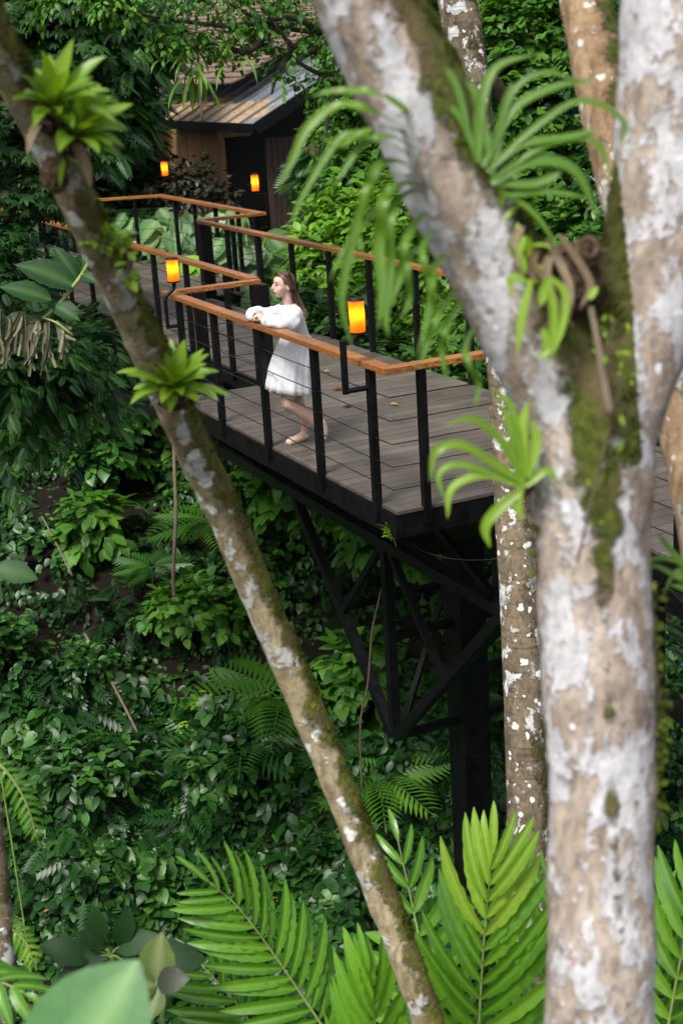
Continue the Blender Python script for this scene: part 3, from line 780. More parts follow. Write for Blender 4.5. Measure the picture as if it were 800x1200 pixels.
# ------------------------------------------------------------------ house
wood_wall = simple('tan_timber_wall', (.33, .18, .08), .7, var=.35, scale=5, bump=.4, stretch=(4, 4, .6))
wood_dark = simple('dark_timber_boards', (.045, .028, .022), .6, var=.4, scale=6, bump=.4, stretch=(5, 5, .5))
shade_black = simple('painted_shade_black', (.012, .011, .011), .8)  # near-black stands in for porch shade and the unlit room behind a window
def metalroof():
    m, nt = newmat('grey_metal_roof')
    n = noise_tex(nt, 1.2, 6, .6); n2 = noise_tex(nt, 9, 4)
    c = ramp_link(nt, n.outputs[0], [(.35, (.10, .12, .14)), (.65, (.20, .225, .25))])
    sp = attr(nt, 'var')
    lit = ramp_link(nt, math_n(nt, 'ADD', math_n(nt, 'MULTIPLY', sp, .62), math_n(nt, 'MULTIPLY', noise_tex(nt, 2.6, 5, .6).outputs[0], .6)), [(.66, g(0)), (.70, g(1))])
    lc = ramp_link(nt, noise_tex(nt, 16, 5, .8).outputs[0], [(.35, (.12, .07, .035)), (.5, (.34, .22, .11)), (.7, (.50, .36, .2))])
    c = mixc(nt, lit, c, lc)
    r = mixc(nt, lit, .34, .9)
    p = principled(nt, c, .4, 0, .5, bump=math_n(nt, 'MULTIPLY', math_n(nt, 'ADD', lit, n2.outputs[0]), .5), bdist=.02, bstr=.5); nt.links.new(r, p.inputs['Roughness'])
    out(nt, p.outputs[0]); return m
mroof = metalroof()
shingle = simple('brown_wood_shingle', (.17, .115, .085), .85, var=.45, scale=14, bump=.6)
pane_m = simple('grey_blue_glass', (.10, .15, .17), .12, 0, .6, .2, 3, .05)
E0 = W(299, 146, 24.6)                    # near eave corner
house = empty('house', [E0[0], E0[1], TZ(E0[0], E0[1], False)], 'wooden house with grey metal lean-to roof and brown shingles behind the walkway', 'house')
ez = E0[2]; SL = .5; UPS = norm(B3+Z3*SL)
def H(a, b, z): return E0 - A3*a + B3*b + Z3*(z-ez)   # local frame: a away, b right, z absolute
def slab(a0, a1, b0, b1, z0, th, name, mat, varfn=None, nseg=24):
    mb = MB(); N = np.cross(-A3, UPS); N = N if N[2] > 0 else -N
    vs = []; var = []
    for i in range(nseg+1):
        for k in range(nseg+1):
            a = a0+(a1-a0)*i/nseg; b = b0+(b1-b0)*k/nseg
            vs.append(H(a, b, z0+SL*(b))); var.append(varfn(a, b) if varfn else .5)
    w = nseg+1
    mb.add(vs, [(i*w+k, i*w+k+1, (i+1)*w+k+1, (i+1)*w+k) for i in range(nseg) for k in range(nseg)], var)
    mb.box(H((a0+a1)/2, (b0+b1)/2, z0+SL*(b0+b1)/2-th/2-.006), (A3, UPS, N), ((a1-a0)/2, (b1-b0)/2*math.sqrt(1+SL*SL), th/2), 0)
    return mb.build(name, mat, house)
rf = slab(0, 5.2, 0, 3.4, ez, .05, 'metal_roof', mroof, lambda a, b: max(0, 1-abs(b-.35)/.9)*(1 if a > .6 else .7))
mb = MB()
for a in np.arange(0.02, 5.2, .62): mb.beam(H(a, -.01, ez+.02), H(a, 3.4, ez+SL*3.4+.02), .03, .045)
mb.build('seam', mroof, rf)
mb = MB(); mb.beam(H(-.02, -.02, ez-.06), H(5.3, -.02, ez-.06), .05, .16); mb.beam(H(-.03, -.02, ez-.07), H(-.03, 3.4, ez-.07+SL*3.4), .05, .2); mb.build('fascia', steel, house)
# shingle roof: real overlapping rows
mb = MB()
for r in range(26):
    b0 = -.9+r*.19; z0 = ez+.12+SL*b0; a = 2.0 if b0 > .3 else 5.35
    while a < 13:
        w = random.uniform(.12, .22); jit = random.uniform(-.02, .02)
        mb.box(H(a+w/2, b0+jit+.13, z0+SL*(.13+jit)+(.30 if b0 > -9 else 0)+.02), (A3, norm(B3+Z3*(SL-.16)), norm(np.cross(-A3, norm(B3+Z3*(SL-.16))))), (w/2-.006, .16, .014), random.random())
        a += w
mb.build('shingle_roof', shingle, house)
def wallbox(a0, a1, b0, b1, z0, z1, name, mat):
    mb = MB(); mb.box(H((a0+a1)/2, (b0+b1)/2, (z0+z1)/2), (A3, B3, Z3), ((a1-a0)/2, (b1-b0)/2, (z1-z0)/2)); return mb.build(name, mat, house)
zf = -.12
# tan side wall made of upright boards under the eave
mb = MB(); a = 3.1
while a < 12.6:
    w = .42; mb.box(H(a+w/2, .5+random.uniform(0, .01), (zf+ez+.28)/2), (A3, B3, Z3), (w/2-.006, .03, (ez+.28-zf)/2), random.random()); a += w
mb.build('side_wall', wood_wall, house)
mb = MB(); mb.box(H(3.05, .52, (zf+ez)/2+.1), (A3, B3, Z3), (.07, .07, (ez-zf)/2+.1)); mb.box(H(3.0, .86, 2.05), (A3, B3, Z3), (.03, .27, .36)); mb.build('corner_panel', wood_wall, house)
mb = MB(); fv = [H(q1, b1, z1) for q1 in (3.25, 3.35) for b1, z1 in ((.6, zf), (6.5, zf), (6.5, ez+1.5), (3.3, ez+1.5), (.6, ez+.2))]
mb.add(fv, [(4, 3, 2, 1, 0), (5, 6, 7, 8, 9), (0, 1, 6, 5), (1, 2, 7, 6), (2, 3, 8, 7), (3, 4, 9, 8), (4, 0, 5, 9)]); mb.build('front_wall', shade_black, house)  # deep shade of the porch is put into this wall's colour
mb = MB()
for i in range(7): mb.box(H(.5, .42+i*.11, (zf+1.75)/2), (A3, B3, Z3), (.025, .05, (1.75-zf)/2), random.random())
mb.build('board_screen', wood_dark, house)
wd = wallbox(8.3, 9.5, .575, .585, .8, 1.9, 'window', pane_m)
mb = MB()
for z in (.8, 1.35, 1.9): mb.beam(H(8.3, .56, z), H(9.5, .56, z), .03, .05)
for a in (8.3, 8.9, 9.5): mb.beam(H(a, .557, .78), H(a, .557, 1.92), .03, .05, up=B3)
mb.build('frame', wood_dark, wd)
for b, zt in ((1.25, ez+.5), (3.3, ez+1.5), (6.4, ez+1.0)): wallbox(-.06+.1, .16, b-.06, b+.06, zf-.4, zt, 'porch_post', steel)
wallbox(-.4, 8, .4, 6.8, zf-.35, zf, 'porch_floor', wood_dark)
mb = MB(); mb.beam(H(0.1, 1.33, .95), H(.1, 6.35, .95), .1, .05); pr = mb.build('porch_rail', railwood, house)
mb = MB()
for i in range(49):
    b = 1.4+i*.1
    mb.tube([H(0, b, .08), H(0, b+.35 if b+.35 < 6.4 else 6.4, .9)], .004, 4, cap=False); mb.tube([H(0.01, b+.35 if b+.35 < 6.4 else 6.4, .08), H(.01, b, .9)], .004, 4, cap=False)
mb.build('mesh_screen', cable_m, pr)
# pale cushion chair on the porch
white_m = simple('off_white_fabric', (.5, .48, .46), .8, var=.1)
ch = empty('porch_chair', H(.9, 1.9, zf), 'pale cushioned chair on the shaded porch behind the wire screen', 'chair')
mb = MB(); mb.box(H(.9, 1.9, zf+.4), (A3, B3, Z3), (.26, .28, .07)); mb.build('seat', white_m, ch, bevel=.03)
mb = MB(); mb.box(H(1.14, 1.9, zf+.68), (A3, B3, Z3), (.06, .28, .25)); mb.build('backrest', white_m, ch, bevel=.03)
for i in (-1, 1):
    for k in (-1, 1):
        mb = MB(); mb.box(H(.9+i*.2, 1.9+k*.22, zf+.165), (A3, B3, Z3), (.02, .02, .165)); mb.build('leg', steel, ch)
# small pale outbuilding glimpsed through the leaves
hut_m = simple('pale_render', (.5, .52, .55), .8, var=.1)
c = W(682, 100, 30)
hut = empty('pale_outbuilding', [c[0], c[1], -.4], 'pale grey outbuilding glimpsed between leaves behind the right trunks', 'building')
mb = MB(); mb.box([c[0]+.6, c[1]+1.5, 1.6], (RGT, np.array([0, 1., 0]), Z3), (1.0, 1.5, 2.0)); mb.build('wall', hut_m, hut)
mb = MB(); mb.box([c[0]+.6, c[1]+1.5, 3.66], (RGT, np.array([0, 1., 0]), Z3), (1.2, 1.7, .06)); mb.build('roof', steel, hut)
mb = MB(); mb.box([c[0]+.3, c[1]-.01, 1.4], (RGT, np.array([0, 1., 0]), Z3), (.3, .02, .5)); mb.build('window', shade_black, hut)

# ------------------------------------------------------------------ foreground trunks
def tubeinto(mb, pts, rs, n=40, per=14, amp=.05, fr=3.0):
    c = catmull(pts, per); rr = np.interp(np.linspace(0, len(pts)-1, len(c)), range(len(pts)), rs)
    k0 = len(mb.v); mb.tube(c, list(rr), n)
    cc = np.array(c)
    for i in range(k0, len(mb.v)):
        v = np.array(mb.v[i]); j = min(len(c)-1, (i-k0)//n); d = v-cc[j]; r = rr[j]
        s = 1+amp*mnoise.noise(Vector(v*fr/max(.05, r)*.25))*1.6+amp*.5*mnoise.noise(Vector(v*fr*5))
        mb.v[i] = tuple(cc[j]+d*s)
    return c
def moss_tufts(o, parent, n, size, mat, thr=.45, name='moss'):
    me = o.data; co = np.zeros(len(me.vertices)*3, np.float32); me.vertices.foreach_get('co', co); co = co.reshape(-1, 3)+abs_loc(parent)
    no = np.zeros(len(me.vertices)*3, np.float32); me.vertices.foreach_get('normal', no); no = no.reshape(-1, 3)
    ms = np.zeros(len(me.vertices), np.float32); me.attributes['moss'].data.foreach_get('value', ms)
    cl = np.array([mnoise.noise(Vector(p*9.))+.6*mnoise.noise(Vector(p*25.)) for p in co]) if len(co) < 120000 else 0
    w = np.clip(ms-thr, 0, 1)*np.clip(cl+.12, 0, 1)
    if w.sum() <= 0: return
    idx = rng.choice(len(co), n, p=w/w.sum()); L = Leaves()
    d = norm(no[idx]+rdir(n)*.8+Z3*.1)
    L.put(T_small, co[idx]-no[idx]*.002, d, rdir(n), size*rng.uniform(.5, 1.5, n))
    L.build(name, mat, parent)

# big forked tree
base = W(703, 1200, 3.45); gz = TZ(base[0], base[1])
FT = empty('forked_tree', [base[0], base[1], gz], 'large blurred forked tree with pale blotched bark nearest the camera', 'tree')
mb = MB()
d1 = 3.45
tubeinto(mb, [[base[0]+.03, base[1]+.02, gz-.2], base+np.array([.01, 0, -1.2]), base, W(703, 1050, d1), W(704, 900, d1), W(700, 770, d1), W(694, 650, d1), W(694, 560, d1), W(690, 490, d1), W(682, 440, d1)],
         [.20, .165, .128, .126, .127, .131, .137, .146, .150, .12])
tubeinto(mb, [W(700, 580, d1), W(668, 480, d1), W(622, 390, 3.42), W(575, 300, 3.4), W(530, 210, 3.36), W(490, 120, 3.33), W(455, 50, 3.3), W(425, -20, 3.27), W(385, -120, 3.25), W(350, -330, 3.2), W(340, -620, 3.2)],
         [.10, .117, .120, .119, .124, .126, .122, .12, .118, .105, .09])
tubeinto(mb, [W(700, 580, d1), W(722, 470, d1), W(748, 390, 3.45), W(764, 300, 3.45), W(778, 200, 3.44), W(784, 100, 3.42), W(788, 0, 3.4), W(790, -120, 3.38), W(770, -400, 3.3), W(800, -700, 3.2)],
         [.10, .118, .122, .124, .128, .126, .124, .12, .11, .09])
trunk = remeshed(mb, .011, 8, 'trunk', bark_big, FT, .6)
limbL = [W(*p) for p in ((690, 520, d1), (640, 415, 3.43), (590, 320, 3.4), (530, 200, 3.36), (480, 100, 3.33), (440, 0, 3.3))]
def moss_big(co, no):
    # photo frame coordinates of every vertex, so moss sits on the upper faces of the left limb and down the fork
    rel = co-CAM; d = rel@FWD; u = rel@RGT; w = rel@UPV; cr, sr = math.cos(ROLL), math.sin(ROLL)
    up = no[:, 2]; rt = no[:, 0]
    h = co[:, 2]
    # horizontal distance of each vertex from the left limb's centre line
    L = np.array(limbL); dz = np.interp(h, L[:, 2], L[:, 0]); 
    left = co[:, 0] < np.interp(h, [L[0, 2]-.3, L[-1, 2]], [L[0, 0]+.0, L[0, 0]-.15])
    onl = (h > L[0, 2]-.02) & (co[:, 0] < L[0, 0]+.10)
    m = np.zeros(len(co))
    m = np.where(onl, np.clip(.22+(co[:, 0]-dz)*4.6+up*.45, 0, .9), m)
    # fork hollow and the streak down the middle of the trunk
    hz = L[0, 2]
    fx = np.interp(h, [hz-1.3, hz-.6, hz-.2, hz, hz+.35], [L[0, 0]-.02, L[0, 0]-.02, L[0, 0]-.0, L[0, 0]+.0, L[0, 0]-.05])
    fw = np.interp(h, [hz-1.4, hz-.9, hz-.35, hz-.1, hz+.15, hz+.3], [.014, .016, .024, .05, .10, .09])
    k = np.clip(1.25-np.abs(co[:, 0]-fx)/fw*.75, 0, .95)*(h < hz+.38)*(h > hz-1.3)*(no[:, 1] < .35)
    m = np.maximum(m, k*np.interp(h, [hz-1.3, hz-.5, hz-.1], [.42, .50, .68]))
    # moss along both side edges and the back of the trunk
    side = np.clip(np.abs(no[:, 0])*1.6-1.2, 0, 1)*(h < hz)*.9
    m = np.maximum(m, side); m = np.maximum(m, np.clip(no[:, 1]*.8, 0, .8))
    return m
set_attr(trunk, 'moss', moss_big)
moss_tufts(trunk, FT, 16000, .011, G_moss)

# leaning trunk
a0 = W(505, 1200, 6.9); dirn = a0-W(330, 780, 5.9); gp = a0+dirn*.0
pts = [W(-95, -130, 3.3), W(-48, -40, 3.5), W(1, 58, 3.72), W(46, 145, 3.95), W(90, 235, 4.15), W(135, 325, 4.45), W(175, 412, 4.75), W(215, 500, 5.05), W(258, 590, 5.35), W(300, 690, 5.5), W(338, 780, 5.6), W(376, 870, 5.68), W(412, 960, 5.74), W(447, 1050, 5.79), W(478, 1130, 5.83), W(507, 1215, 5.87)]
ex = pts[-1]; stp = pts[-1]-pts[-2]; e2 = ex+stp*2.5; gz = TZ(e2[0], e2[1])
pts += [ex+stp*1.2, [e2[0], e2[1], gz-.2]]
LT = empty('leaning_tree', [e2[0], e2[1], gz], 'slender leaning mossy trunk crossing the picture from top left to bottom centre', 'tree')
px = [58, 60, 60, 58, 56, 58, 57, 57, 54, 54, 51, 50, 49, 48, 47, 47]
rs = []
for p, w_ in zip(pts[:16], px):
    rs.append(w_*.39*((p-CAM)@FWD)/F_PX)
rs += [rs[-1]*1.05, rs[-1]*1.3]
mb = MB(); tubeinto(mb, pts, rs, 36, 16, .07, 2.5)
mb.tube(catmull([W(-95, -130, 3.3), W(-180, -330, 3.0), W(-240, -600, 2.8)], 6), list(np.linspace(rs[0], .04, 13)), 20)
trunk2 = mb.build('trunk', bark_lean, LT, True)
set_attr(trunk2, 'moss', lambda co, no: np.clip(.31+no[:, 0]*.40+no[:, 2]*.2, 0, .85))
moss_tufts(trunk2, LT, 7000, .011, G_moss, .52)

# spotted column tree beside the platform end
pts = [W(524, -60, 8.9), W(546, 60, 8.9), W(556, 150, 8.9), W(572, 280, 8.85), W(588, 400, 8.8), W(596, 480, 8.8), W(602, 600, 8.75), W(610, 720, 8.7), W(615, 830, 8.65), W(619, 950, 8.6), W(622, 1060, 8.6)]
e = pts[-1]; gz = TZ(e[0], e[1]); pts += [[e[0]+.02, e[1], e[2]-.8], [e[0]+.03, e[1], gz-.2]]
pts = [W(480, -300, 8.9), W(505, -160, 8.9)]+pts
CT = empty('spotted_tree', [e[0], e[1], gz], 'straight trunk with white lichen spots standing against the platform end', 'tree')
rs = [.105, .112, .117, .120, .120, .115, .112, .112, .116, .122, .126, .128, .13, .14, .18]
mb = MB(); tubeinto(mb, pts, rs, 36, 18, .03, 2.0); t3 = mb.build('trunk', bark_col, CT, True)
set_attr(t3, 'moss', lambda co, no: np.clip(.22+no[:, 0]*.36, 0, .9))

# tan trunk behind the right limb
pts = [W(655, -300, 4.9), W(680, -60, 4.9), W(698, 60, 4.9), W(722, 180, 4.9), W(750, 300, 4.9), W(782, 400, 4.9), W(805, 500, 4.9), W(826, 600, 4.9), W(850, 720, 4.95), W(868, 860, 5)]
e = pts[-1]; gz = TZ(e[0]+.2, e[1]); pts.append([e[0]+.15, e[1], gz-.2])
TT = empty('tan_trunk_tree', [e[0]+.15, e[1], gz], 'tan and mossy trunk behind the right limb, cut by the right edge', 'tree')
mb = MB(); tubeinto(mb, pts, [.09, .09, .09, .088, .085, .092, .098, .105, .11, .115, .15], 30, 16, .06, 2.5); t4 = mb.build('trunk', bark_tan, TT, True)
set_attr(t4, 'moss', lambda co, no: np.clip(.34+no[:, 0]*.6, 0, .9)); moss_tufts(t4, TT, 3000, .010, G_moss, .5)

# thin lichen trunk at the lower left edge
pts = [W(-16, 900, 6.0), W(-8, 980, 6.0), W(-1, 1060, 6.0), W(2, 1140, 6.0), W(4, 1220, 6.0)]
e = pts[-1]; gz = TZ(e[0], e[1]); pts.append([e[0], e[1], gz-.1]); pts = [W(-60, 600, 6), W(-40, 750, 6)]+pts
ET = empty('edge_sapling', [e[0], e[1], gz], 'thin lichen spotted trunk at the lower left edge', 'tree')
mb = MB(); tubeinto(mb, pts, [.035, .04, .046, .048, .05, .052, .053, .06], 20, 10, .05, 2); t5 = mb.build('trunk', bark_col, ET, True)
set_attr(t5, 'moss', lambda co, no: np.clip(.2+no[:, 0]*.2, 0, 1))

# ------------------------------------------------------------------ strap-leaved epiphytes
def strap_world(L, p0, dir0, length, width, droop=.8, seg=9, var=.5, mi=0, up=Z3):
    pts = [np.array(p0, float)]; d = norm(np.array(dir0, float)); st = length/seg
    for i in range(seg):
        pts.append(pts[-1]+d*st); d = norm(d+np.array([0, 0, -droop/seg*(.5+1.0*i/seg)]))
    t = np.linspace(0, 1, seg+1); wd = width*np.minimum(1, .55+1.5*t)*np.clip(1-((t-.35)/.65).clip(0)**2.6, .03, 1)
    L.ribbon(pts, wd, up+np.array([0, -.4, 0]), var, mi, .35)
def rosette(name, pos, axis, n, length, width, label, cat='bromeliad', mat=None, spread=1.0, droop=.9, dead=2, root=.03):
    o = empty(name, pos, label, cat)
    L = Leaves(); axis = norm(np.array(axis, float)); t1 = norm(np.cross(axis, [.3, .9, .1])); t2 = np.cross(axis, t1)
    for i in range(n):
        a = i*2.399+random.uniform(-.2, .2); u = (i+.5)/n
        el = (.25+1.05*u**.8)*spread
        d = axis*math.cos(el)+(t1*math.cos(a)+t2*math.sin(a))*math.sin(el)
        strap_world(L, np.array(pos)+d*.01, d, length*random.uniform(.7, 1.12), width*random.uniform(.8, 1.15), droop*random.uniform(.5, 1.3)*(.4+u), var=min(1, max(0, .85-.6*u+random.uniform(-.2, .2))), up=axis+Z3*.4)
    L.build('leaf_rosette', mat or G_brom, o, True)
    if dead:
        D = Leaves()
        for i in range(dead):
            a = random.uniform(0, 6.28); d = (t1*math.cos(a)+t2*math.sin(a))*1-Z3*.5
            strap_world(D, np.array(pos), d, length*random.uniform(.5, .9), width*.7, 1.6)
        D.build('dead_leaves', Dead, o, True)
    if root:
        mb = MB()
        for i in range(26):
            p = np.array(pos)-axis*root*.4; pp = [p]
            d = rdir(1)[0]
            for k in range(6):
                d = norm(d*.7+rdir(1)[0]*.7-axis*.15); pp.append(p+(pp[-1]-p)*.6+d*root*.8)
            mb.tube(catmull(pp, 3), root*.11, 5)
        mb.build('root_clump', root_m, o, True)
    return o
toc = norm(np.array([0, -1, .25]))
rosette('bromeliad', W(62, 128, 3.80), norm(RGT*.35+Z3*1.0+toc*.45), 24, .17, .046, 'yellow green bromeliad, upper rosette near top of the leaning trunk', dead=3, root=.035)
rosette('bromeliad', W(86, 160, 3.82), norm(RGT*.8+Z3*.8+toc*.4), 22, .16, .042, 'second bromeliad rosette just below and right of the topmost one on the leaning trunk', dead=3, root=.03)
rosette('bromeliad', W(75, 182, 3.93), norm(RGT*.6+Z3*.3+toc*.6), 7, .10, .018, 'smallest bromeliad rosette above the brown root ball on the leaning trunk', dead=0, root=0)
rosette('bromeliad', W(204, 455, 4.78), norm(Z3*1.0+RGT*.22+toc*.45), 30, .17, .048, 'bright green bromeliad halfway down the leaning trunk beside the railing', dead=2, root=.04, spread=1.1)
rb = empty('root_ball', W(64, 205, 3.93), 'brown tangled root ball clinging to the leaning trunk under the bromeliads', 'root ball')
mb = MB()
for i in range(60):
    p = np.array(W(64, 205, 3.93)); pp = []
    d = rdir(1)[0]
    for k in range(7): d = norm(d*.6+rdir(1)[0]); pp.append(p+d*np.array([.036, .03, .05])*random.uniform(.75, 1))
    mb.tube(catmull(pp, 4), .0045, 5, cap=False)
blob(np.array(W(64, 205, 3.93)), (.03, .026, .042)); mb.build('root_tangle', root_m, rb, True)
def ribbon_px(L, pts, width, var, d=3.0, up=None, seg=5, mi=0):
    p = [W(*(q_ if len(q_) == 3 else (q_[0], q_[1], d))) for q_ in pts]; c = catmull(p, seg); n = len(c)
    t = np.linspace(0, 1, n); wd = width*np.clip(.55+2*t, 0, 1)*np.clip(1-((t-.45)/.55).clip(0)**2.4, .04, 1)
    L.ribbon(c, wd, up if up is not None else norm(np.array([random.uniform(-.4, .4), -.8, .7])), var, mi, .3)
# long strap leaved plant hanging over the left limb
o = empty('strap_leaf_epiphyte', W(500, 215, 3.5), 'blurred strap leaves hanging down left of the forked tree limb', 'epiphyte')
L = Leaves()
for pts, w_, v in (([(500, 170, 3.5), (440, 132), (395, 124), (360, 150), (342, 188), (325, 222)], .034, .8), ([(500, 150, 3.5), (450, 112), (400, 106), (365, 112)], .028, .7),
    ([(500, 190, 3.5), (445, 165), (405, 158), (378, 190), (352, 235), (340, 262)], .028, .5), ([(500, 200, 3.5), (448, 190), (425, 240), (408, 300), (400, 355), (414, 412)], .036, .45),
    ([(500, 210, 3.5), (455, 225), (444, 280), (447, 340), (443, 385)], .040, .6), ([(505, 215, 3.5), (462, 240), (458, 310), (452, 370), (455, 395)], .030, .35),
    ([(510, 235, 3.5), (478, 275), (470, 320), (455, 365)], .03, .5), ([(520, 260, 3.5), (495, 290), (505, 340), (500, 375), (488, 420)], .026, .5), ([(530, 290, 3.5), (505, 320), (510, 370), (515, 395)], .026, .8),
    ([(540, 330, 3.5), (516, 365), (502, 400), (490, 432)], .024, .35), ([(545, 340, 3.5), (525, 380), (518, 410), (524, 450)], .028, .3), ([(500, 180, 3.5), (455, 160), (420, 175), (390, 220)], .03, .35),
    ([(500, 205, 3.5), (440, 210), (420, 260), (425, 300)], .028, .7), ([(500, 160, 3.5), (440, 150), (400, 170), (375, 160)], .024, .9), ([(520, 275, 3.5), (480, 300), (480, 350), (470, 372)], .024, .25),
    ([(560, 375, 3.5), (545, 410), (560, 450), (555, 480)], .024, .3), ([(500, 220, 3.5), (465, 215), (440, 245), (405, 290), (385, 330)], .022, .5)):
    ribbon_px(L, pts, w_*.62, v, 3.02)
L.build('strap_leaves', G_strap, o, True)
o = empty('strap_leaf_epiphyte', W(575, 205, 3.4), 'blurred strap leaved plant arching in the fork of the big tree', 'epiphyte')
L = Leaves()
for pts, w_, v in (([(560, 190), (562, 130), (580, 80), (630, 62)], .042, .8), ([(565, 195), (600, 130), (650, 102), (700, 92)], .04, .55), ([(570, 200), (625, 150), (680, 118), (728, 140), (728, 175)], .03, .5),
    ([(575, 215), (620, 190), (672, 200), (702, 262)], .055, .2), ([(590, 225), (625, 250), (655, 292)], .026, .75), ([(550, 160), (532, 95), (505, 70)], .03, .6), ([(575, 205), (590, 130), (600, 95)], .038, .6),
    ([(570, 200), (610, 170), (668, 160), (706, 150)], .034, .75), ([(560, 190), (540, 140), (515, 120), (498, 140)], .03, .8), ([(580, 215), (630, 215), (670, 190)], .04, .25), ([(575, 190), (560, 120), (545, 92)], .034, .9),
    ([(580, 210), (640, 170), (695, 165), (718, 210)], .03, .6), ([(570, 195), (600, 110), (640, 85), (690, 100)], .028, .4), ([(590, 230), (640, 225), (690, 232)], .032, .3)):
    ribbon_px(L, pts, w_*.6, v*.55, 3.22)
L.build('strap_leaves', G_strap, o, True)
L = Leaves()
for i in range(16):
    u = random.random(); x = 540+u*90+random.uniform(-12, 12); y = 150+u*180+random.uniform(-20, 20)
    strap_world(L, W(x, y, 3.25), rdir(1)[0]+Z3*.6, .05, .016, .8, var=.9)
L.build('young_leaves', G_brom, o, True)
# dead fern base sitting in the fork
o = empty('dried_epiphyte', W(668, 330, 3.3), 'brown dried fern base with dead strands and a hanging stick in the tree fork', 'epiphyte')
mb = MB(); cpos = W(672, 322, 3.32)
for i in range(90):
    pp = []; d = rdir(1)[0]
    for k in range(6): d = norm(d*.55+rdir(1)[0]); pp.append(cpos+d*np.array([.065, .05, .09])*random.uniform(.7, 1)+np.array([0, 0, -.01]))
    mb.tube(catmull(pp, 3), .006, 5, cap=False)
blob(cpos, (.05, .04, .07)); mb.build('root_tangle', root_m, o, True)
mb = MB(); sp = [W(690+ (17-k*.95)*math.cos(k*.75), 292+(19-k*1.0)*math.sin(k*.75), 3.27-.002*k) for k in range(16)]; mb.tube(catmull(sp, 3), .008, 8); mb.build('curled_frond', root_m, o, True)
mb = MB(); mb.tube(catmull([W(692, 360, 3.27), W(700, 400, 3.25), W(706, 440, 3.24), W(715, 486, 3.23)], 5), [.0075+.0035*i/15 for i in range(16)], 10); mb.build('dry_stick', stick_m, o, True)
D = Leaves()
for pts in ([(650, 290), (640, 320), (660, 380)], [(640, 280), (665, 330), (668, 372)], [(630, 285), (622, 315), (628, 345)], [(655, 275), (690, 330), (680, 360)], [(620, 300), (650, 350), (672, 385)], [(612, 265), (600, 290), (615, 322)]):
    ribbon_px(D, pts, .02, random.random(), 3.25)
D.build('dead_leaves', Dead, o, True)
L = Leaves()
for pts, w_ in (([(640, 325), (648, 370), (642, 430)], .022), ([(615, 330), (600, 325), (598, 345)], .02), ([(622, 330), (612, 370), (606, 415)], .02), ([(645, 325), (662, 345), (658, 385), (640, 428)], .018), ([(690, 350), (700, 335)], .018), ([(640, 330), (632, 360)], .022), ([(636, 385), (640, 410), (628, 420)], .02)):
    ribbon_px(L, pts, w_, .8, 3.22)
L.build('green_leaves', G_brom, o, True)
o = empty('bromeliad', W(606, 560, 3.36), 'bromeliad with arching straps on the left edge of the big forked trunk', 'bromeliad')
L = Leaves()
for pts, w_, v in (([(612, 565), (580, 545), (540, 522), (510, 530), (503, 565)], .026, .6), ([(612, 560), (590, 520), (555, 492), (520, 498)], .022, .7), ([(612, 570), (570, 556), (530, 572), (524, 608)], .022, .9),
    ([(612, 575), (585, 595), (568, 618), (574, 642)], .026, .7), ([(612, 560), (602, 510), (585, 470)], .024, .6), ([(612, 560), (600, 480), (575, 455)], .018, .5), ([(615, 560), (612, 505), (618, 470)], .026, .95), ([(618, 560), (628, 520), (622, 490)], .024, .8),
    ([(615, 570), (640, 552), (652, 568)], .02, .6), ([(610, 570), (545, 545), (515, 555), (520, 585)], .018, .4), ([(612, 565), (600, 530), (570, 500)], .022, .85), ([(612, 565), (606, 590), (612, 610)], .02, 1)):
    ribbon_px(L, pts, w_*1.0, v, 3.3)
L.build('leaf_rosette', G_brom, o, True)
mb = MB(); blob(W(616, 566, 3.38), (.022, .02, .03)); mb.build('root_clump', root_m, o, True)
o = empty('bromeliad', W(815, 660, 3.5), 'small strap leaved plant poking in at the right edge by the railing', 'bromeliad')
L = Leaves()
for pts, w_, v in (([(825, 680), (790, 650), (768, 622)], .016, .6), ([(825, 680), (790, 657), (764, 656), (754, 672)], .014, .7), ([(825, 690), (795, 668), (775, 700)], .012, .3), ([(825, 690), (800, 680), (770, 664), (760, 668)], .014, .5), ([(825, 700), (800, 675), (790, 678)], .016, .95), ([(825, 710), (800, 690), (785, 686)], .016, .4)):
    ribbon_px(L, pts, w_, v, 3.6)
L.build('leaf_rosette', G_strap, o, True)
mb = MB(); blob(W(822, 690, 3.6), (.03, .03, .03)); mb.build('root_clump', root_m, o, True)
# leafy creepers on trunks
def creeper(label, px, d, n, size, spread, mat=G_brom):
    o = empty('trunk_creeper', W(px[0][0], px[0][1], d), label, 'creeper')
    L = Leaves(); mb = MB(); c = catmull([W(x, y, d) for x, y in px], 6); mb.tube(c, .003, 5); mb.build('stem', twig_m, o)
    idx = rng.integers(0, len(c), n); pos = np.array(c)[idx]+rdir(n)*spread
    L.put(T_oval, pos, norm(rdir(n)+np.array([.3, -.3, .1])), norm(rdir(n)*.5+np.array([0, -.6, .6])), size*rng.uniform(.6, 1.3, n)); L.build('leaves', mat, o)
creeper('bright little creeper leaves on the leaning trunk beside the brown handrail', [(104, 275), (125, 285), (140, 275), (150, 300), (152, 330)], 4.22, 42, .045, .022)
creeper('yellow green creeper leaves low on the leaning trunk', [(366, 840), (372, 862), (382, 885)], 6.1, 10, .04, .02)
creeper('tiny creeper leaves in the mossy hollow under the fork', [(720, 375), (712, 420), (725, 450), (690, 600), (676, 660)], 3.26, 26, .022, .03)
creeper('fine fern fringe on the right edge of the big trunk', [(762, 690), (768, 760), (772, 830), (768, 900), (770, 960)], 3.42, 160, .024, .012, G_moss)
creeper('creeper leaves down the left edge of the big trunk', [(622, 470), (625, 520), (628, 600), (630, 680)], 3.42, 60, .022, .014, G_moss)

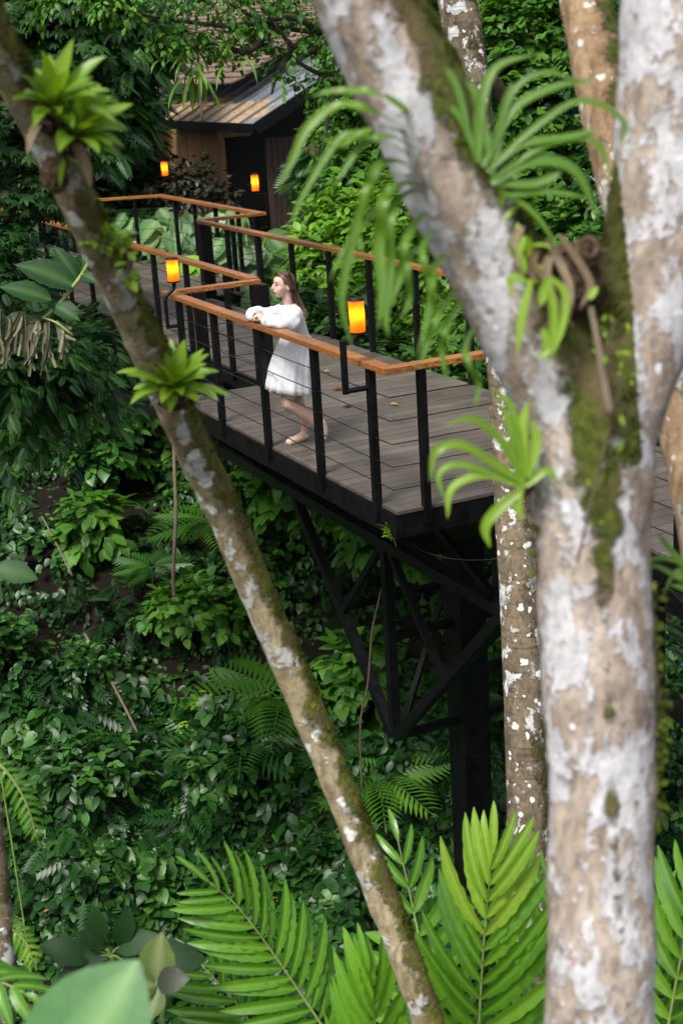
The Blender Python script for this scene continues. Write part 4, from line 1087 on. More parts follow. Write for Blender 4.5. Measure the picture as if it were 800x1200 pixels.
# ------------------------------------------------------------------ ginger-like fronds
def frond(L, S, px, n, blade, w0=62, w1=30, seg=8, tmplt=None, var=(.3, .9), mi=0, wid=1.0, droop=.25, tipyoung=.0, both=True, cup=.0, facing=None):
    c = catmull([W(*p) for p in px], seg); cc = np.array(c)
    s = np.concatenate([[0], np.cumsum(np.linalg.norm(np.diff(cc, axis=0), axis=1))]); tot = s[-1]
    S.tube(c, list(np.interp(s, [0, tot], [.009, .0025])), 6)
    for i in range(n):
        u = .06+.94*i/(n-1)
        p = np.array([np.interp(u*tot, s, cc[:, k]) for k in range(3)]); p2 = np.array([np.interp(min(tot, u*tot+.02), s, cc[:, k]) for k in range(3)]); p1 = np.array([np.interp(max(0, u*tot-.02), s, cc[:, k]) for k in range(3)])
        T = norm(p2-p1); vd = norm(CAM-p) if facing is None else np.array(facing, float)
        N = norm(vd*.75+Z3*.6); S_ = norm(np.cross(T, N)); N = np.cross(S_, T)
        an = rad(w0+(w1-w0)*u**1.3)
        bl = blade*(.55+.55*math.sin(math.pi*min(1, .12+.80*u)))*(1 if u < .9 else .78)
        for sg in ((-1, 1) if i < n-1 else (0,)):
            a = an*sg+random.uniform(-.09, .09)
            d = T*math.cos(a)+S_*math.sin(a)
            d = d-Z3*droop*(1-u)*.6+N*random.uniform(-.05, .12)
            v = random.uniform(*var)
            if u > 1-tipyoung: mi_ = 1
            else: mi_ = mi
            L.put(tmplt or T_blade, [p+T*random.uniform(-.004, .004)], d, norm(N+S_*sg*.35+rdir(1)[0]*.22), bl*random.uniform(.92, 1.06), var=v, mi=mi_, wid=wid)
def frond_plant(label, fronds, root_px, group=None, name='frond_plant'):
    rp = W(*root_px); gz = TZ(rp[0], rp[1]); o = empty(name, [rp[0], rp[1], gz], label, 'plant', group)
    for kw in fronds:
        L = Leaves(); S = MB(); kw = dict(kw); px = kw.pop('px'); base = W(*px[0])
        S.tube(catmull([[rp[0], rp[1], gz], [(rp[0]*.6+base[0]*.4), (rp[1]*.6+base[1]*.4), gz*.45+base[2]*.55], base], 6), [.012]*13, 7)
        frond(L, S, px, **kw); fo = L.build('frond', [G_frond, G_frondy], o, True); st = S.build('stem', stem_m, fo, True)
    return o
stem_m = simple('green_stem', (.20, .26, .06), .5, var=.3)
frond_plant('big bright frond plant standing right of centre in front of the steel column',
    [dict(px=[(556, 1360, 6.6), (560, 1230, 6.5), (567, 1100, 6.4), (577, 1000, 6.3)], n=19, blade=.42, w0=64, w1=20, tipyoung=.30, wid=.54, var=(.35, .95)),
     dict(px=[(545, 1330, 6.7), (505, 1170, 6.9), (487, 1080, 7.1), (466, 985, 7.2)], n=12, blade=.32, w0=66, w1=25, wid=.60, var=(.25, .8)),
     dict(px=[(600, 1330, 6.7), (632, 1200, 6.8), (645, 1110, 6.9), (652, 1020, 6.9)], n=12, blade=.34, w0=60, w1=25, wid=.56, var=(.1, .6))], (560, 1200, 6.9))
frond_plant('arching frond plant left of the leaning trunk base',
    [dict(px=[(430, 1290, 6.9), (385, 1215, 6.9), (325, 1125, 6.85), (280, 1065, 6.8), (246, 1035, 6.75)], n=21, blade=.34, w0=68, w1=38, wid=.50, var=(.1, .75), droop=.1),
     dict(px=[(430, 1330, 6.5), (440, 1240, 6.3), (438, 1180, 6.2), (432, 1140, 6.15)], n=12, blade=.36, w0=54, w1=12, wid=.52, var=(.5, 1)),
     dict(px=[(400, 1320, 7.0), (330, 1250, 7.0), (280, 1180, 7.0), (235, 1130, 7.0)], n=13, blade=.34, w0=66, w1=40, wid=.56, var=(.0, .4))], (420, 1220, 7.2))
frond_plant('frond plant cut by the lower right corner beyond the big trunk',
    [dict(px=[(770, 1330, 6.0), (782, 1210, 6.0), (800, 1110, 6.0), (815, 1030, 6.0)], n=13, blade=.36, w0=64, w1=30, wid=.58, var=(.3, .9)),
     dict(px=[(800, 1330, 6.3), (770, 1210, 6.4), (762, 1120, 6.4), (775, 1060, 6.4)], n=10, blade=.32, w0=60, w1=25, wid=.58, var=(.1, .5))], (790, 1250, 6.5))
frond_plant('small fern at the left edge above the lower corner',
    [dict(px=[(-60, 1060, 5.5), (-30, 1130, 5.4), (30, 1165, 5.3)], n=8, blade=.17, w0=64, w1=30, var=(.1, .5)),
     dict(px=[(-20, 880, 6.4), (8, 905, 6.4), (30, 940, 6.4), (44, 985, 6.4)], n=14, blade=.07, w0=75, w1=45, var=(.0, .45), wid=.9),
     dict(px=[(-10, 1060, 6.4), (10, 1085, 6.4), (30, 1105, 6.4), (40, 1130, 6.4)], n=12, blade=.07, w0=75, w1=45, var=(.3, .8), wid=.9, tipyoung=.3)], (-40, 1120, 6.6))
# big blurred leaf lower left, olive leaved seedling behind it
o = empty('broad_leaf_plant', [W(70, 1240, 3.2)[0], W(70, 1240, 3.2)[1], TZ(W(70, 1240, 3.2)[0], W(70, 1240, 3.2)[1])], 'large smooth pale green leaf blurred in the lower left corner', 'plant')
L = Leaves(); b0 = W(60, 1300, 3.0); tp = W(150, 1130, 3.0)
L.put(T_round, [b0], tp-b0, norm(np.array([-.15, -.75, .6])), np.linalg.norm(tp-b0)*1.0, var=.5, wid=.95); L.build('leaf', G_fore, o, True)
mb = MB(); mb.tube(catmull([np.array(o.location), b0*.5+np.array(o.location)*.5+np.array([.05, 0, .2]), b0], 5), .009, 7); mb.build('stem', stem_m, o, True)
def seedling(label, px, leaves, mat, T=T_broad, name='broad_leaf_plant', cat='plant', group=None, mat2=None, stem_r=.006):
    b = W(*px); gz = TZ(b[0], b[1]); o = empty(name, [b[0], b[1], gz], label, cat, group)
    L = Leaves(); mb = MB(); mb.tube(catmull([[b[0], b[1], gz-.05], [b[0]+.03, b[1]+.02, (gz+b[2])/2], b], 5), stem_r, 6)
    for lf in leaves:
        (x, y, tx, ty, dd, v) = lf[:6]; p = W(x, y, px[2]+dd); t = W(tx, ty, px[2]+dd-.06)
        mb.tube([b, (b+p)/2+Z3*.01, p], stem_r*.5, 5)
        L.put(T, [p], t-p, norm(np.array([random.uniform(-.3, .3), -.7, .75])), np.linalg.norm(t-p), var=v, mi=(lf[6] if len(lf) > 6 else 0))
    L.build('leaves', [mat, mat2 or mat], o, True); mb.build('stem', stem_m, o, True); return o
seedling('olive leaved seedling with reddish lower leaves behind the pale corner leaf', (184, 1152, 5.4), [(184, 1150, 184, 1100, 0, .6), (184, 1152, 216, 1146, -.05, .4, 1), (184, 1152, 172, 1135, .05, .2, 1), (186, 1158, 172, 1195, 0, .3), (184, 1156, 150, 1150, 0, .2)], G_olive, mat2=RedDark)
seedling('dark broad leaved plant beneath the olive seedling', (130, 1120, 6.6), [(125, 1120, 70, 1140, 0, .2), (135, 1115, 180, 1095, 0, .4), (125, 1112, 95, 1092, 0, .3), (140, 1125, 200, 1150, 0, .2), (130, 1125, 118, 1170, 0, .3), (118, 1110, 110, 1070, 0, .5), (140, 1110, 150, 1070, 0, .3), (150, 1130, 235, 1120, 0, .1), (110, 1125, 50, 1105, 0, .3)], G_dark, T=T_oval)
seedling('broad leaf plant poking in at the left edge below the railing', (-40, 665, 8.0), [(-8, 664, 40, 674, 0, .6), (-30, 670, 2, 700, 0, .3)], G_big, T=T_oval)

# tall plant with big ribbed leaves and drooping dead leaves at the left
rp = W(-150, 420, 9.6); gz = TZ(rp[0], rp[1]); o = empty('big_leaf_sapling', [rp[0], rp[1], gz], 'sapling with large ribbed leaves and drooping dried leaves at the left', 'sapling')
L = Leaves(); D = Leaves(); S = MB()
S.tube(catmull([[rp[0], rp[1], gz-.1], [rp[0]-.05, rp[1]+.05, gz*.5+rp[2]*.5], W(-60, 400, 9.5), W(0, 385, 9.45), W(52, 372, 9.4), W(90, 330, 9.4), W(105, 305, 9.4)], 6), .014, 8)
for (x, y, tx, ty, dd, v, wd) in ((88, 336, 10, 292, 0, .35, 1.1), (60, 352, -8, 322, -.1, .5, 1), (60, 356, 95, 358, 0, .6, .9), (62, 358, 96, 372, -.05, .4, 1), (52, 372, 28, 365, 0, .55, 1.1), (92, 330, 60, 280, .1, .25, .9), (95, 318, 98, 292, .05, .9, .8),
    (70, 345, 40, 330, .1, .4, 1), (30, 365, -15, 400, 0, .3, 1), (60, 360, 40, 400, .1, .15, 1), (95, 320, 118, 330, 0, .5, .9), (40, 330, 10, 345, 0, .7, .9), (50, 370, 90, 392, .1, .3, .9), (96, 312, 84, 296, 0, .95, .7)):
    p = W(x, y, 9.4+dd); t = W(tx, ty, 9.3+dd); L.put(T_broad, [p], t-p, norm(np.array([random.uniform(-.3, .3), -.6, .8])), np.linalg.norm(t-p)*.85, var=v*.7, wid=wd*.66)
for (x, y, tx, ty) in ((0, 362, 2, 410), (24, 365, 6, 424), (27, 368, 20, 405), (36, 380, 34, 425), (40, 380, 38, 405), (56, 370, 50, 425), (54, 378, 57, 415), (66, 376, 72, 410), (68, 378, 80, 392), (-8, 370, -6, 420), (12, 370, 10, 400), (45, 375, 47, 398)):
    p = W(x, y, 9.35); t = W(tx, ty, 9.3)
    for k in range(4): 
        t2 = t+Z3*random.uniform(-.12, .03); c = catmull([p, (p+t2)/2+rdir(1)[0]*.03, t2+rdir(1)[0]*.04], 5); D.ribbon(c, [.018*(1-.5*abs(i/5-1))+.01 for i in range(len(c))], rdir(1)[0]+np.array([0, -1, 0]), random.random(), 0, .8)
S.tube(catmull([W(50, 372, 9.35), W(66, 378, 9.3), W(84, 392, 9.3)], 4), .008, 5)
L.build('leaves', G_big, o, True); D.build('dead_leaves', DeadG, o, True); S.build('stem', stem_m, o, True)

# ------------------------------------------------------------------ hillside, shrubs, trees
def TZv(x, y): return np.array([TZ(a, b) for a, b in zip(x, y)])
def hit(x, y):
    p = CAM.copy(); r = W(x, y, 1)-CAM; d = 2.0
    while d < 60:
        q_ = CAM+r*d
        if q_[2] < TZ(q_[0], q_[1]): return q_
        d += .05
    return CAM+r*60
soil_spots = [(hit(x, y), r) for x, y, r in ((75, 600, .35), (70, 680, .4), (62, 770, .45), (75, 850, .35), (110, 740, .22), (100, 560, .25), (330, 470+60, .2), (20, 740, .4))]
def foliage(L, lumps, ntw, per, T, size, mi=0, tl=.35, grav=.35, shell=.55, var=(0, 1), flat=.8, wid=1.0):
    vol = np.array([r[0]*r[1]*r[2] for _, r in lumps])**.66; vol = vol/vol.sum()
    k = rng.choice(len(lumps), ntw, p=vol); C_ = np.array([lumps[i][0] for i in range(len(lumps))])[k]; R_ = np.array([lumps[i][1] for i in range(len(lumps))])[k]
    o = rdir(ntw); o[:, 2] = np.where(o[:, 2] < -.45, -o[:, 2], o[:, 2]); rr = shell+(1-shell)*rng.random(ntw)**.6
    wob = 1+.22*np.array([mnoise.noise(Vector(v*2.3+c)) for v, c in zip(o, C_)])
    p0 = C_+o*R_*(rr*wob)[:, None]
    td = norm(o+rdir(ntw)*.6-Z3*.15)
    tv = rng.uniform(var[0], var[1], ntw)
    for j in range(per):
        u = (j+.5)/per
        p = p0+td*tl*u*rng.uniform(.7, 1.2, (ntw, 1))-Z3*(tl*.35*u*u)+rdir(ntw)*.02
        side = norm(np.cross(td, Z3)+1e-6)*(1 if j % 2 else -1)
        d = norm(td*(.35+u*.6)+side*(.95-.6*u)+rdir(ntw)*.35-Z3*grav)
        n_ = norm(Z3*flat+o*.45+rdir(ntw)*.38)
        L.put(T, p, d, n_, size*rng.uniform(.6, 1.25, ntw), np.clip(tv+rng.normal(0, .16, ntw), 0, 1), mi, wid)
def limbs(mb, base, lumps, r0=.1, twigs=5):
    base = np.array(base, float); top = np.mean([c for c, _ in lumps], axis=0)
    zt = min(c[2] for c, _ in lumps); fork = base*.35+top*.65; fork[2] = max(base[2]+.4*(top[2]-base[2]), zt-.5)
    mb.tube(catmull([base, base*.5+fork*.5+np.array([.06, .04, 0]), fork], 6), list(np.linspace(r0, r0*.62, 13)), 10)
    for c, r in lumps:
        c = np.array(c); mid = fork*.5+c*.5+rdir(1)[0]*.12
        mb.tube(catmull([fork, mid, c], 5), list(np.linspace(r0*.5, r0*.18, 11)), 7)
        for _ in range(twigs):
            d = rdir(1)[0]; d[2] = abs(d[2])*.7-.1; e = c+d*np.array(r)*.85
            mb.tube(catmull([c, (c+e)/2+rdir(1)[0]*.08, e], 4), list(np.linspace(r0*.17, r0*.05, 9)), 5)
def tree(label, base_xy, lumps, T, size, n, mat, name='tree', cat='tree', group=None, r0=.1, per=6, tl=.35, grav=.35, shell=.5, twigs=5, bark=None, var=(0, 1), flat=.8, part='crown'):
    gz = TZ(base_xy[0], base_xy[1]); o = empty(name, [base_xy[0], base_xy[1], gz], label, cat, group)
    mb = MB(); limbs(mb, [base_xy[0], base_xy[1], gz-.1], lumps, r0, twigs); t = mb.build('trunk' if name == 'tree' else 'stems', bark or bark_dark, o, True)
    t.data.attributes.new('moss', 'FLOAT', 'POINT')
    L = Leaves(); foliage(L, lumps, n, per, T, size, tl=tl, grav=grav, shell=shell, var=var, flat=flat); L.build(part, mat, o)
    return o
def lp(x, y, d, r): return (W(x, y, d), r)

# --- ground cover sheets (nobody could count them)
def cover(name, xr, yr, n, mats, seed, smin=.045, smax=.105, hmax=.55, keep=None):
    r_ = np.random.default_rng(seed); x = r_.uniform(xr[0], xr[1], n); y = r_.uniform(yr[0], yr[1], n)
    if keep is not None: k = keep(x, y); x, y = x[k], y[k]
    sp = np.array([mnoise.noise(Vector((a*.9, b*.9, 31))) for a, b in zip(x, y)])
    hh = np.array([mnoise.noise(Vector((a*1.7, b*1.7, 5)))+.5*mnoise.noise(Vector((a*4.1, b*4.1, 8))) for a, b in zip(x, y)])
    lowf = np.array([mnoise.noise(Vector((a*.75, b*.75, 77))) for a, b in zip(x, y)])
    h = np.clip(.2+hh*.7+lowf*.9, .02, 1.3)*hmax; hole = (lowf+.5*hh < -.20)
    ok = ~(hole & (r_.random(len(x)) < .6))
    for c, r in soil_spots:
        dd = np.hypot(x-c[0], y-c[1]); ok &= (dd > r*.8*(1+.7*sp)) | (r_.random(len(x)) < .45)
    x, y, sp, h = x[ok], y[ok], sp[ok], h[ok]; n = len(x)
    u = r_.random(n)**.55; z = TZv(x, y)+h*u
    pos = np.stack([x, y, z], 1); L = Leaves()
    down = np.array([0, -1., -.45])
    d = norm(down*.8+rdir(n)*.85); nn = norm(np.array([0, -.35, .85])+rdir(n)*.42)
    sz = r_.uniform(smin, smax, n)*(.75+.5*u); cl = np.clip(.35+.55*sp+r_.normal(0, .22, n), 0, 1)
    s1 = sp > .12; s2 = (sp <= .12) & (sp > -.16); s3 = sp <= -.16
    L.put(T_heart, pos[s1], d[s1], nn[s1], sz[s1]*1.12, cl[s1], 0)
    L.put(T_oval, pos[s2], d[s2], nn[s2], sz[s2]*1.0, cl[s2], 0)
    s3i = np.where(s3)[0]; a = s3i[::3]; b = np.setdiff1d(s3i, a)
    L.put(T_pinn, pos[a][::2], d[a][::2], nn[a][::2], sz[a][::2]*2.6, cl[a][::2], 1)
    L.put(T_small, pos[b], d[b], nn[b], sz[b]*.95, cl[b], 1)
    o = L.build(name, mats); return tag(o, kind='stuff')
def infr(x, y):   # generous view wedge plus margins for other viewpoints
    return np.abs(x-.2) < (1.3+.30*y)
tag(cover('ground_cover', (-7, 7), (8.6, 15), 150000, [G_vine, G_pinn], 1, .05, .15, keep=infr, hmax=.8), 'dense dark creeping leaves covering the ravine slope', 'ground cover')
tag(cover('ground_cover', (-8, 8), (15, 24), 60000, [G_vine, G_dark], 2, .06, .13, keep=infr, hmax=.55), 'leafy ground cover at the top of the slope under the walkway', 'ground cover')
tag(cover('ground_cover', (-7, 7), (3.5, 8.6), 26000, [G_vine, G_pinn], 3, .05, .11, hmax=.4), 'low leafy plants on the near bank below the camera', 'ground cover')
tag(cover('ground_cover', (-22, 22), (24, 60), 42000, [G_dark, G_mid], 4, .12, .28, hmax=.8), 'low undergrowth behind the house', 'ground cover')
# leaf litter and dead twigs
L = Leaves(); n = 160; x = rng.uniform(-4, 4, n); y = rng.uniform(9, 16, n); L.put(T_oval, np.stack([x, y, TZv(x, y)+.03+rng.random(n)*.25], 1), rdir(n), norm(rdir(n)*.5+Z3), .1*rng.uniform(.5, 1.1, n))
tag(L.build('leaf_litter', Brown), 'scattered brown dead leaves among the creepers on the slope', 'leaf litter', kind='stuff')

# --- individual plants on the slope
def slope_plant(label, x, y, h, r, T, size, n, mat, name='shrub', cat='shrub', group=None, per=5, lift=.5, **kw):
    c = hit(x, y); gz = TZ(c[0], c[1]+.15); b = (c[0], c[1]+.15)
    top = np.array([c[0], c[1]+.1, gz+h*lift]); lumps = [(top, (r, r*.8, h*.5))]
    for k in range(3):
        a = rdir(1)[0]; lumps.append((top+a*np.array([r*.7, r*.5, h*.25]), (r*.6, r*.5, h*.35)))
    return tree(label, b, lumps, T, size, n, mat, name=name, cat=cat, group=group, r0=.014, per=per, tl=.16, twigs=3, bark=twig_m, part='foliage', **kw)
GS = 'broad leaved shrubs on the ravine slope'
for lab, x, y, h, r, T, s, n, m in (
  ('heart leaved vine mound behind the inclined steel strut', 365, 650, 1.5, .7, T_heart, .2, 240, G_mid),
  ('pale heart leaved clump just below the platform edge brace', 395, 600, 1.3, .6, T_heart, .2, 200, G_mid),
  ('heart leaved climber between the king post and the column', 490, 720, 1.6, .6, T_heart, .18, 220, G_mid),
  ('leafy shrub behind the foot of the truss, left of column', 420, 860, .9, .5, T_heart, .17, 120, G_mid),
  ('soft leaved shrub under the walkway at centre left', 120, 470, 1.0, .7, T_heart, .19, 200, G_mid),
  ('bright leaved shrub below the walkway truss left of the leaning trunk', 150, 520, .9, .6, T_heart, .19, 170, G_mid),
  ('round leaved clump on the slope left of the hanging liana', 130, 580, .9, .5, T_heart, .18, 130, G_vine),
  ('shrub with upright oval leaves near the reddish soil patch', 115, 660, .7, .4, T_oval, .2, 70, G_mid),
  ('glossy oval leaved clump low at the left of the slope', 90, 830, .6, .35, T_oval, .12, 90, G_vine),
  ('heart leaved creeper mound at the middle of the slope', 230, 760, .6, .6, T_heart, .125, 260, G_mid),
  ('small leaved mound right of the middle creeper mound', 300, 700, .5, .35, T_heart, .09, 140, G_vine),
  ('pale leaved seedling clump among dark creepers low centre left', 240, 880, .45, .2, T_oval, .11, 26, G_bright),
  ('dark glossy shrub above the arching frond plant', 250, 960, .6, .4, T_oval, .14, 80, G_vine),
  ('dark leafy shrub at the left edge around the steel post', 15, 830, .9, .4, T_heart, .1, 160, G_vine),
  ('dark shrub filling the lower left of the slope', 110, 960, .7, .5, T_oval, .14, 130, G_vine),
  ('glossy leaved rosette shrub left of the leaning trunk near its foot', 355, 985, .6, .28, T_oval, .17, 50, G_vine),
  ('dark shrub right of the column between two trunks', 652, 900, .9, .4, T_heart, .1, 120, G_vine),
  ('small leaved shrub at the right edge under the walkway', 785, 890, .9, .5, T_small, .11, 220, G_pinn),
  ('dark shrub at the right edge above the corner fronds', 785, 990, .8, .45, T_oval, .12, 120, G_vine),
  ('leafy clump seen between the column and spotted trunk', 585, 800, 1.1, .35, T_heart, .12, 90, G_mid)):
    slope_plant(lab, x, y, h, r, T, s, n, m, group=GS)
def fern_plant(label, x, y, n, size, mat, T=T_fern, up=.35, h=.25):
    c = hit(x, y); gz = TZ(c[0], c[1]); o = empty('fern', [c[0], c[1], gz], label, 'fern', 'ferns on the ravine slope')
    b = np.array([c[0], c[1], gz+h]); mb = MB(); mb.tube([[c[0], c[1], gz-.05], b], [.02, .012], 7); mb.build('stem', twig_m, o, True)
    L = Leaves()
    for i in range(n):
        a = i*6.283/n+random.uniform(-.3, .3); d = np.array([math.cos(a), math.sin(a)*.8-.2, up+random.uniform(-.1, .2)])
        L.put(T, [b], d, norm(Z3+np.array([0, -.5, 0])+rdir(1)[0]*.2), size*random.uniform(.8, 1.15), random.random(), wid=1)
    L.build('fern_fronds', mat, o); return o
fern_plant('palm like fern left of the leaning trunk at the middle height of the truss', 330, 845, 8, .85, G_mid)
fern_plant('fern with wide fronds below the palm like fern', 290, 900, 8, .8, G_pinn)
fern_plant('fern by the foot of the steel column', 445, 940, 8, .7, G_mid)
fern_plant('small fern left of the column fern', 400, 900, 7, .5, G_pinn)
fern_plant('fern right beside the leaning trunk high on the slope', 255, 635, 8, .7, G_mid)
fern_plant('dark fern in the shade left of the hanging liana', 180, 690, 7, .5, G_vine)
fern_plant('tiny fern above the arching frond tips', 215, 935, 7, .35, G_pinn)
# lianas, dead sticks
def stick(label, px, r, mat, name='fallen_branch', cat='branch', dup=None):
    pts = [W(*p) for p in px]; e = min(pts, key=lambda p: p[2]); o = MB(); o.tube(catmull(pts, 6), r, 7)
    ob = o.build(name, mat, None, True); tag(ob, label, cat); return ob
liana_m = bark_col
stick('thin pale liana hanging straight down under the walkway', [(207, 470, 13.6), (204, 530, 13.6), (206, 600, 13.6), (203, 668, 13.6), (204, 700, 13.6)], .019, stick_m, 'liana', 'liana')
stick('thin vine hanging behind the truss', [(447, 690, 13), (436, 740, 13), (431, 800, 13), (422, 850, 13), (424, 930, 13)], .009, twig_m, 'liana', 'liana')
h1 = hit(105, 790); h2 = hit(168, 895)
mb = MB(); mb.tube(catmull([h1+Z3*.5, (h1+h2)/2+Z3*.38+RGT*.02, h2+Z3*.3], 5), .016, 7); tag(mb.build('fallen_branch', stick_m, None, True), 'dead stick leaning on the slope by the bare soil', 'branch')
h1 = hit(55, 650); h2 = hit(88, 702)
mb = MB(); mb.tube(catmull([h1+Z3*.5, (h1+h2)/2+Z3*.42, h2+Z3*.3], 5), .012, 7); tag(mb.build('fallen_branch', stick_m, None, True), 'short thin stick higher on the slope by the reddish soil', 'branch')

# --- dark tree over the near-left walkway
tree('shadowy tree hugging the left edge beside the walkway', (W(-190, 300, 13)[0], W(-190, 300, 13)[1]), [lp(-30, 175, 13, (.5, .6, .3)), lp(60, 170, 13.6, (.3, .4, .2)), lp(22, 225, 13, (.32, .3, .10)), lp(62, 236, 13.2, (.20, .25, .08)), lp(-30, 320, 12.6, (.4, .5, .35)), lp(0, 340, 12.6, (.3, .4, .2))], T_palm, .16, 420, G_dark, r0=.07, per=5)
tree('dark finely leaved shrub below the left walkway in front of the truss', (W(-160, 430, 11)[0], W(-160, 430, 11)[1]), [lp(72, 415, 11.2, (.3, .3, .15)), lp(30, 425, 11, (.35, .35, .2)), lp(0, 440, 11, (.3, .3, .2))], T_pinn, .13, 260, G_dark, name='shrub', cat='shrub', r0=.025, part='foliage')
tree('pinnate leaved shrub with light green tips on the left slope', (W(-140, 560, 11.6)[0], W(-140, 560, 11.6)[1]), [lp(50, 455, 11.6, (.35, .35, .16)), lp(30, 480, 11.5, (.35, .35, .2)), lp(85, 480, 11.8, (.25, .3, .15)), lp(10, 520, 11.5, (.3, .3, .2))], T_pinn, .14, 260, G_pinn, name='shrub', cat='shrub', r0=.02, part='foliage')
# --- trees on the left behind the walkway
tree('tall tree with drooping compound leaves left of the house', (-4.6, 26.5), [lp(120, 50, 25.5, (1.2, 1, .8)), lp(145, 110, 26, (.6, .7, .6)), lp(95, 130, 25.5, (.9, .8, .7)), lp(150, 50, 26, (.7, .8, .6)), lp(60, 90, 25, (1, .9, .8)), lp(140, 165, 26, (.5, .5, .4)), lp(110, 175, 25.5, (.6, .5, .4))], T_pinn, .42, 620, G_pinn, r0=.13, per=5)
tree('dark tree in the upper left corner', (-6.0, 20), [lp(20, 40, 17, (1.0, .9, .8)), lp(60, 20, 17, (.9, .9, .6)), lp(10, 110, 17.5, (.8, .8, .7)), lp(40, 160, 18, (.8, .8, .5)), lp(-10, 190, 17.5, (.7, .8, .5))], T_palm, .24, 900, G_dark, r0=.12, per=5)
tree('dark leafy tree behind the brown root ball', (-5.6, 28.5), [lp(60, 190, 27, (1.1, .8, .5)), lp(110, 200, 27.5, (.9, .8, .4)), lp(150, 200, 27, (.6, .6, .4)), lp(20, 220, 27, (.9, .8, .4))], T_oval, .2, 700, G_dark, r0=.1, per=6)
tree('red tinged dark shrub against the tan house wall', (-2.9, 25.9), [lp(212, 222, 25.8, (.3, .3, .3)), lp(232, 218, 25.4, (.3, .3, .3)), lp(180, 222, 26, (.35, .3, .25)), lp(258, 230, 25, (.25, .2, .15))], T_oval, .13, 300, RedDark, name='shrub', cat='shrub', r0=.04, part='foliage')
tree('dark bush at the far walkway bend', (-4.0, 27.3), [lp(150, 225, 27, (.7, .5, .3)), lp(115, 240, 27, (.6, .5, .3)), lp(150, 255, 25.8, (.4, .3, .3))], T_heart, .16, 420, G_dark, name='shrub', cat='shrub', r0=.05, part='foliage')
# overhanging limb with sprays, in front of the roof
bx = W(520, -520, 15.5); o = empty('overhanging_branch_tree', [3.2, 19.5, TZ(3.2, 19.5)], 'tree whose thin limbs and leaf sprays hang over the house roof', 'tree')
mb = MB(); mb.tube(catmull([[3.2, 19.5, TZ(3.2, 19.5)-.2], [3.0, 19, 1.5], W(470, -20, 16.5), W(460, -160, 16)], 7), list(np.linspace(.12, .09, 22)), 12)
brs = [[(470, -20, 16.5), (425, 50, 15.8), (375, 38, 15.3), (320, 30, 15), (280, 10, 14.8), (230, -20, 14.6)], [(425, 50, 15.8), (400, 40, 15.4), (360, 60, 15), (335, 45, 14.8), (300, -5, 14.6)],
       [(460, 90, 16.2), (420, 105, 15.6), (378, 88, 15.2), (350, 72, 15), (335, 48, 14.8)], [(375, 38, 15.3), (340, 20, 15), (270, 30, 14.8), (190, 20, 14.5), (120, 5, 14.4)], [(320, 30, 15), (290, 60, 14.8), (250, 50, 14.6), (215, 60, 14.6)],
       [(400, 100, 15.4), (385, 130, 15.2), (380, 165, 15.2)], [(340, 60, 15), (325, 85, 14.9), (318, 110, 14.9)]]
for b_ in brs: mb.tube(catmull([W(*p) for p in b_], 6), list(np.linspace(.042, .012, (len(b_)-1)*6+1)), 7)
tr = mb.build('trunk', bark_dark, o, True); tr.data.attributes.new('moss', 'FLOAT', 'POINT')
L = Leaves()
foliage(L, [lp(240, 8, 14.8, (.6, .5, .2)), lp(320, 5, 15, (.6, .5, .2)), lp(180, 0, 14.6, (.6, .5, .2)), lp(385, 110, 15.3, (.12, .3, .28)), lp(395, 50, 15.4, (.2, .4, .25)), lp(350, 62, 15, (.25, .3, .08)), lp(215, 52, 14.6, (.3, .3, .08)), lp(110, 5, 14.6, (.6, .5, .2)), lp(280, 40, 14.8, (.35, .3, .10)), lp(335, 95, 14.9, (.14, .2, .06)), lp(270, 55, 15.4, (.5, .4, .12)), lp(340, 30, 15.4, (.4, .4, .15))], 800, 6, T_oval, .08, tl=.22, grav=.5)
L.build('crown', G_mid, o)
o = empty('hanging_epiphyte', W(232, 90, 14.6), 'hanging strap leaved epiphyte dangling in front of the house roof', 'epiphyte')
L = Leaves()
for i in range(30):
    p = W(random.uniform(190, 285), random.uniform(52, 82), 14.6); strap_world(L, p, rdir(1)[0]+Z3*.5, random.uniform(.25, .55), .035, random.uniform(1.8, 3.4))
for i in range(14):
    p = W(random.uniform(222, 240), random.uniform(70, 95), 14.5); strap_world(L, p, rdir(1)[0]*.5-Z3*.4, random.uniform(.3, .5), .045, 2.5)
L.build('strap_leaves', G_strap, o, True)
mb = MB(); mb.tube(catmull([W(232, 60, 14.6), W(234, 100, 14.5), W(237, 142, 14.5)], 5), .012, 6); mb.build('stem', twig_m, o, True)
# sprays beside the roof edge, hanging fern on the porch
tree('thin leaved tree at the right end of the metal roof', (1.4, 22.5), [lp(405, 150, 20, (.25, .3, .4)), lp(395, 80, 20, (.3, .3, .3)), lp(415, 200, 20, (.25, .3, .3)), lp(380, 165, 19.8, (.1, .2, .2))], T_oval, .10, 260, G_mid, r0=.05)
fw = W(364, 176, 22.5); o = empty('hanging_fern', fw, 'shaggy hanging fern basket on the dark porch', 'fern')
L = Leaves(); n = 130; d = rdir(n); d[:, 2] = -np.abs(d[:, 2])*1.2-.35; L.put(T_fern, fw+rdir(n)*.1+np.stack([np.zeros(n), np.zeros(n), -rng.random(n)*.35], 1), d, rdir(n), rng.uniform(.3, .6, n)); L.build('fern_fronds', G_pinn, o)
mb = MB(); mb.tube([fw+Z3*1.2, fw], .006, 5); blob(fw-Z3*.05, (.15, .15, .12)); mb.build('basket', root_m, o, True)

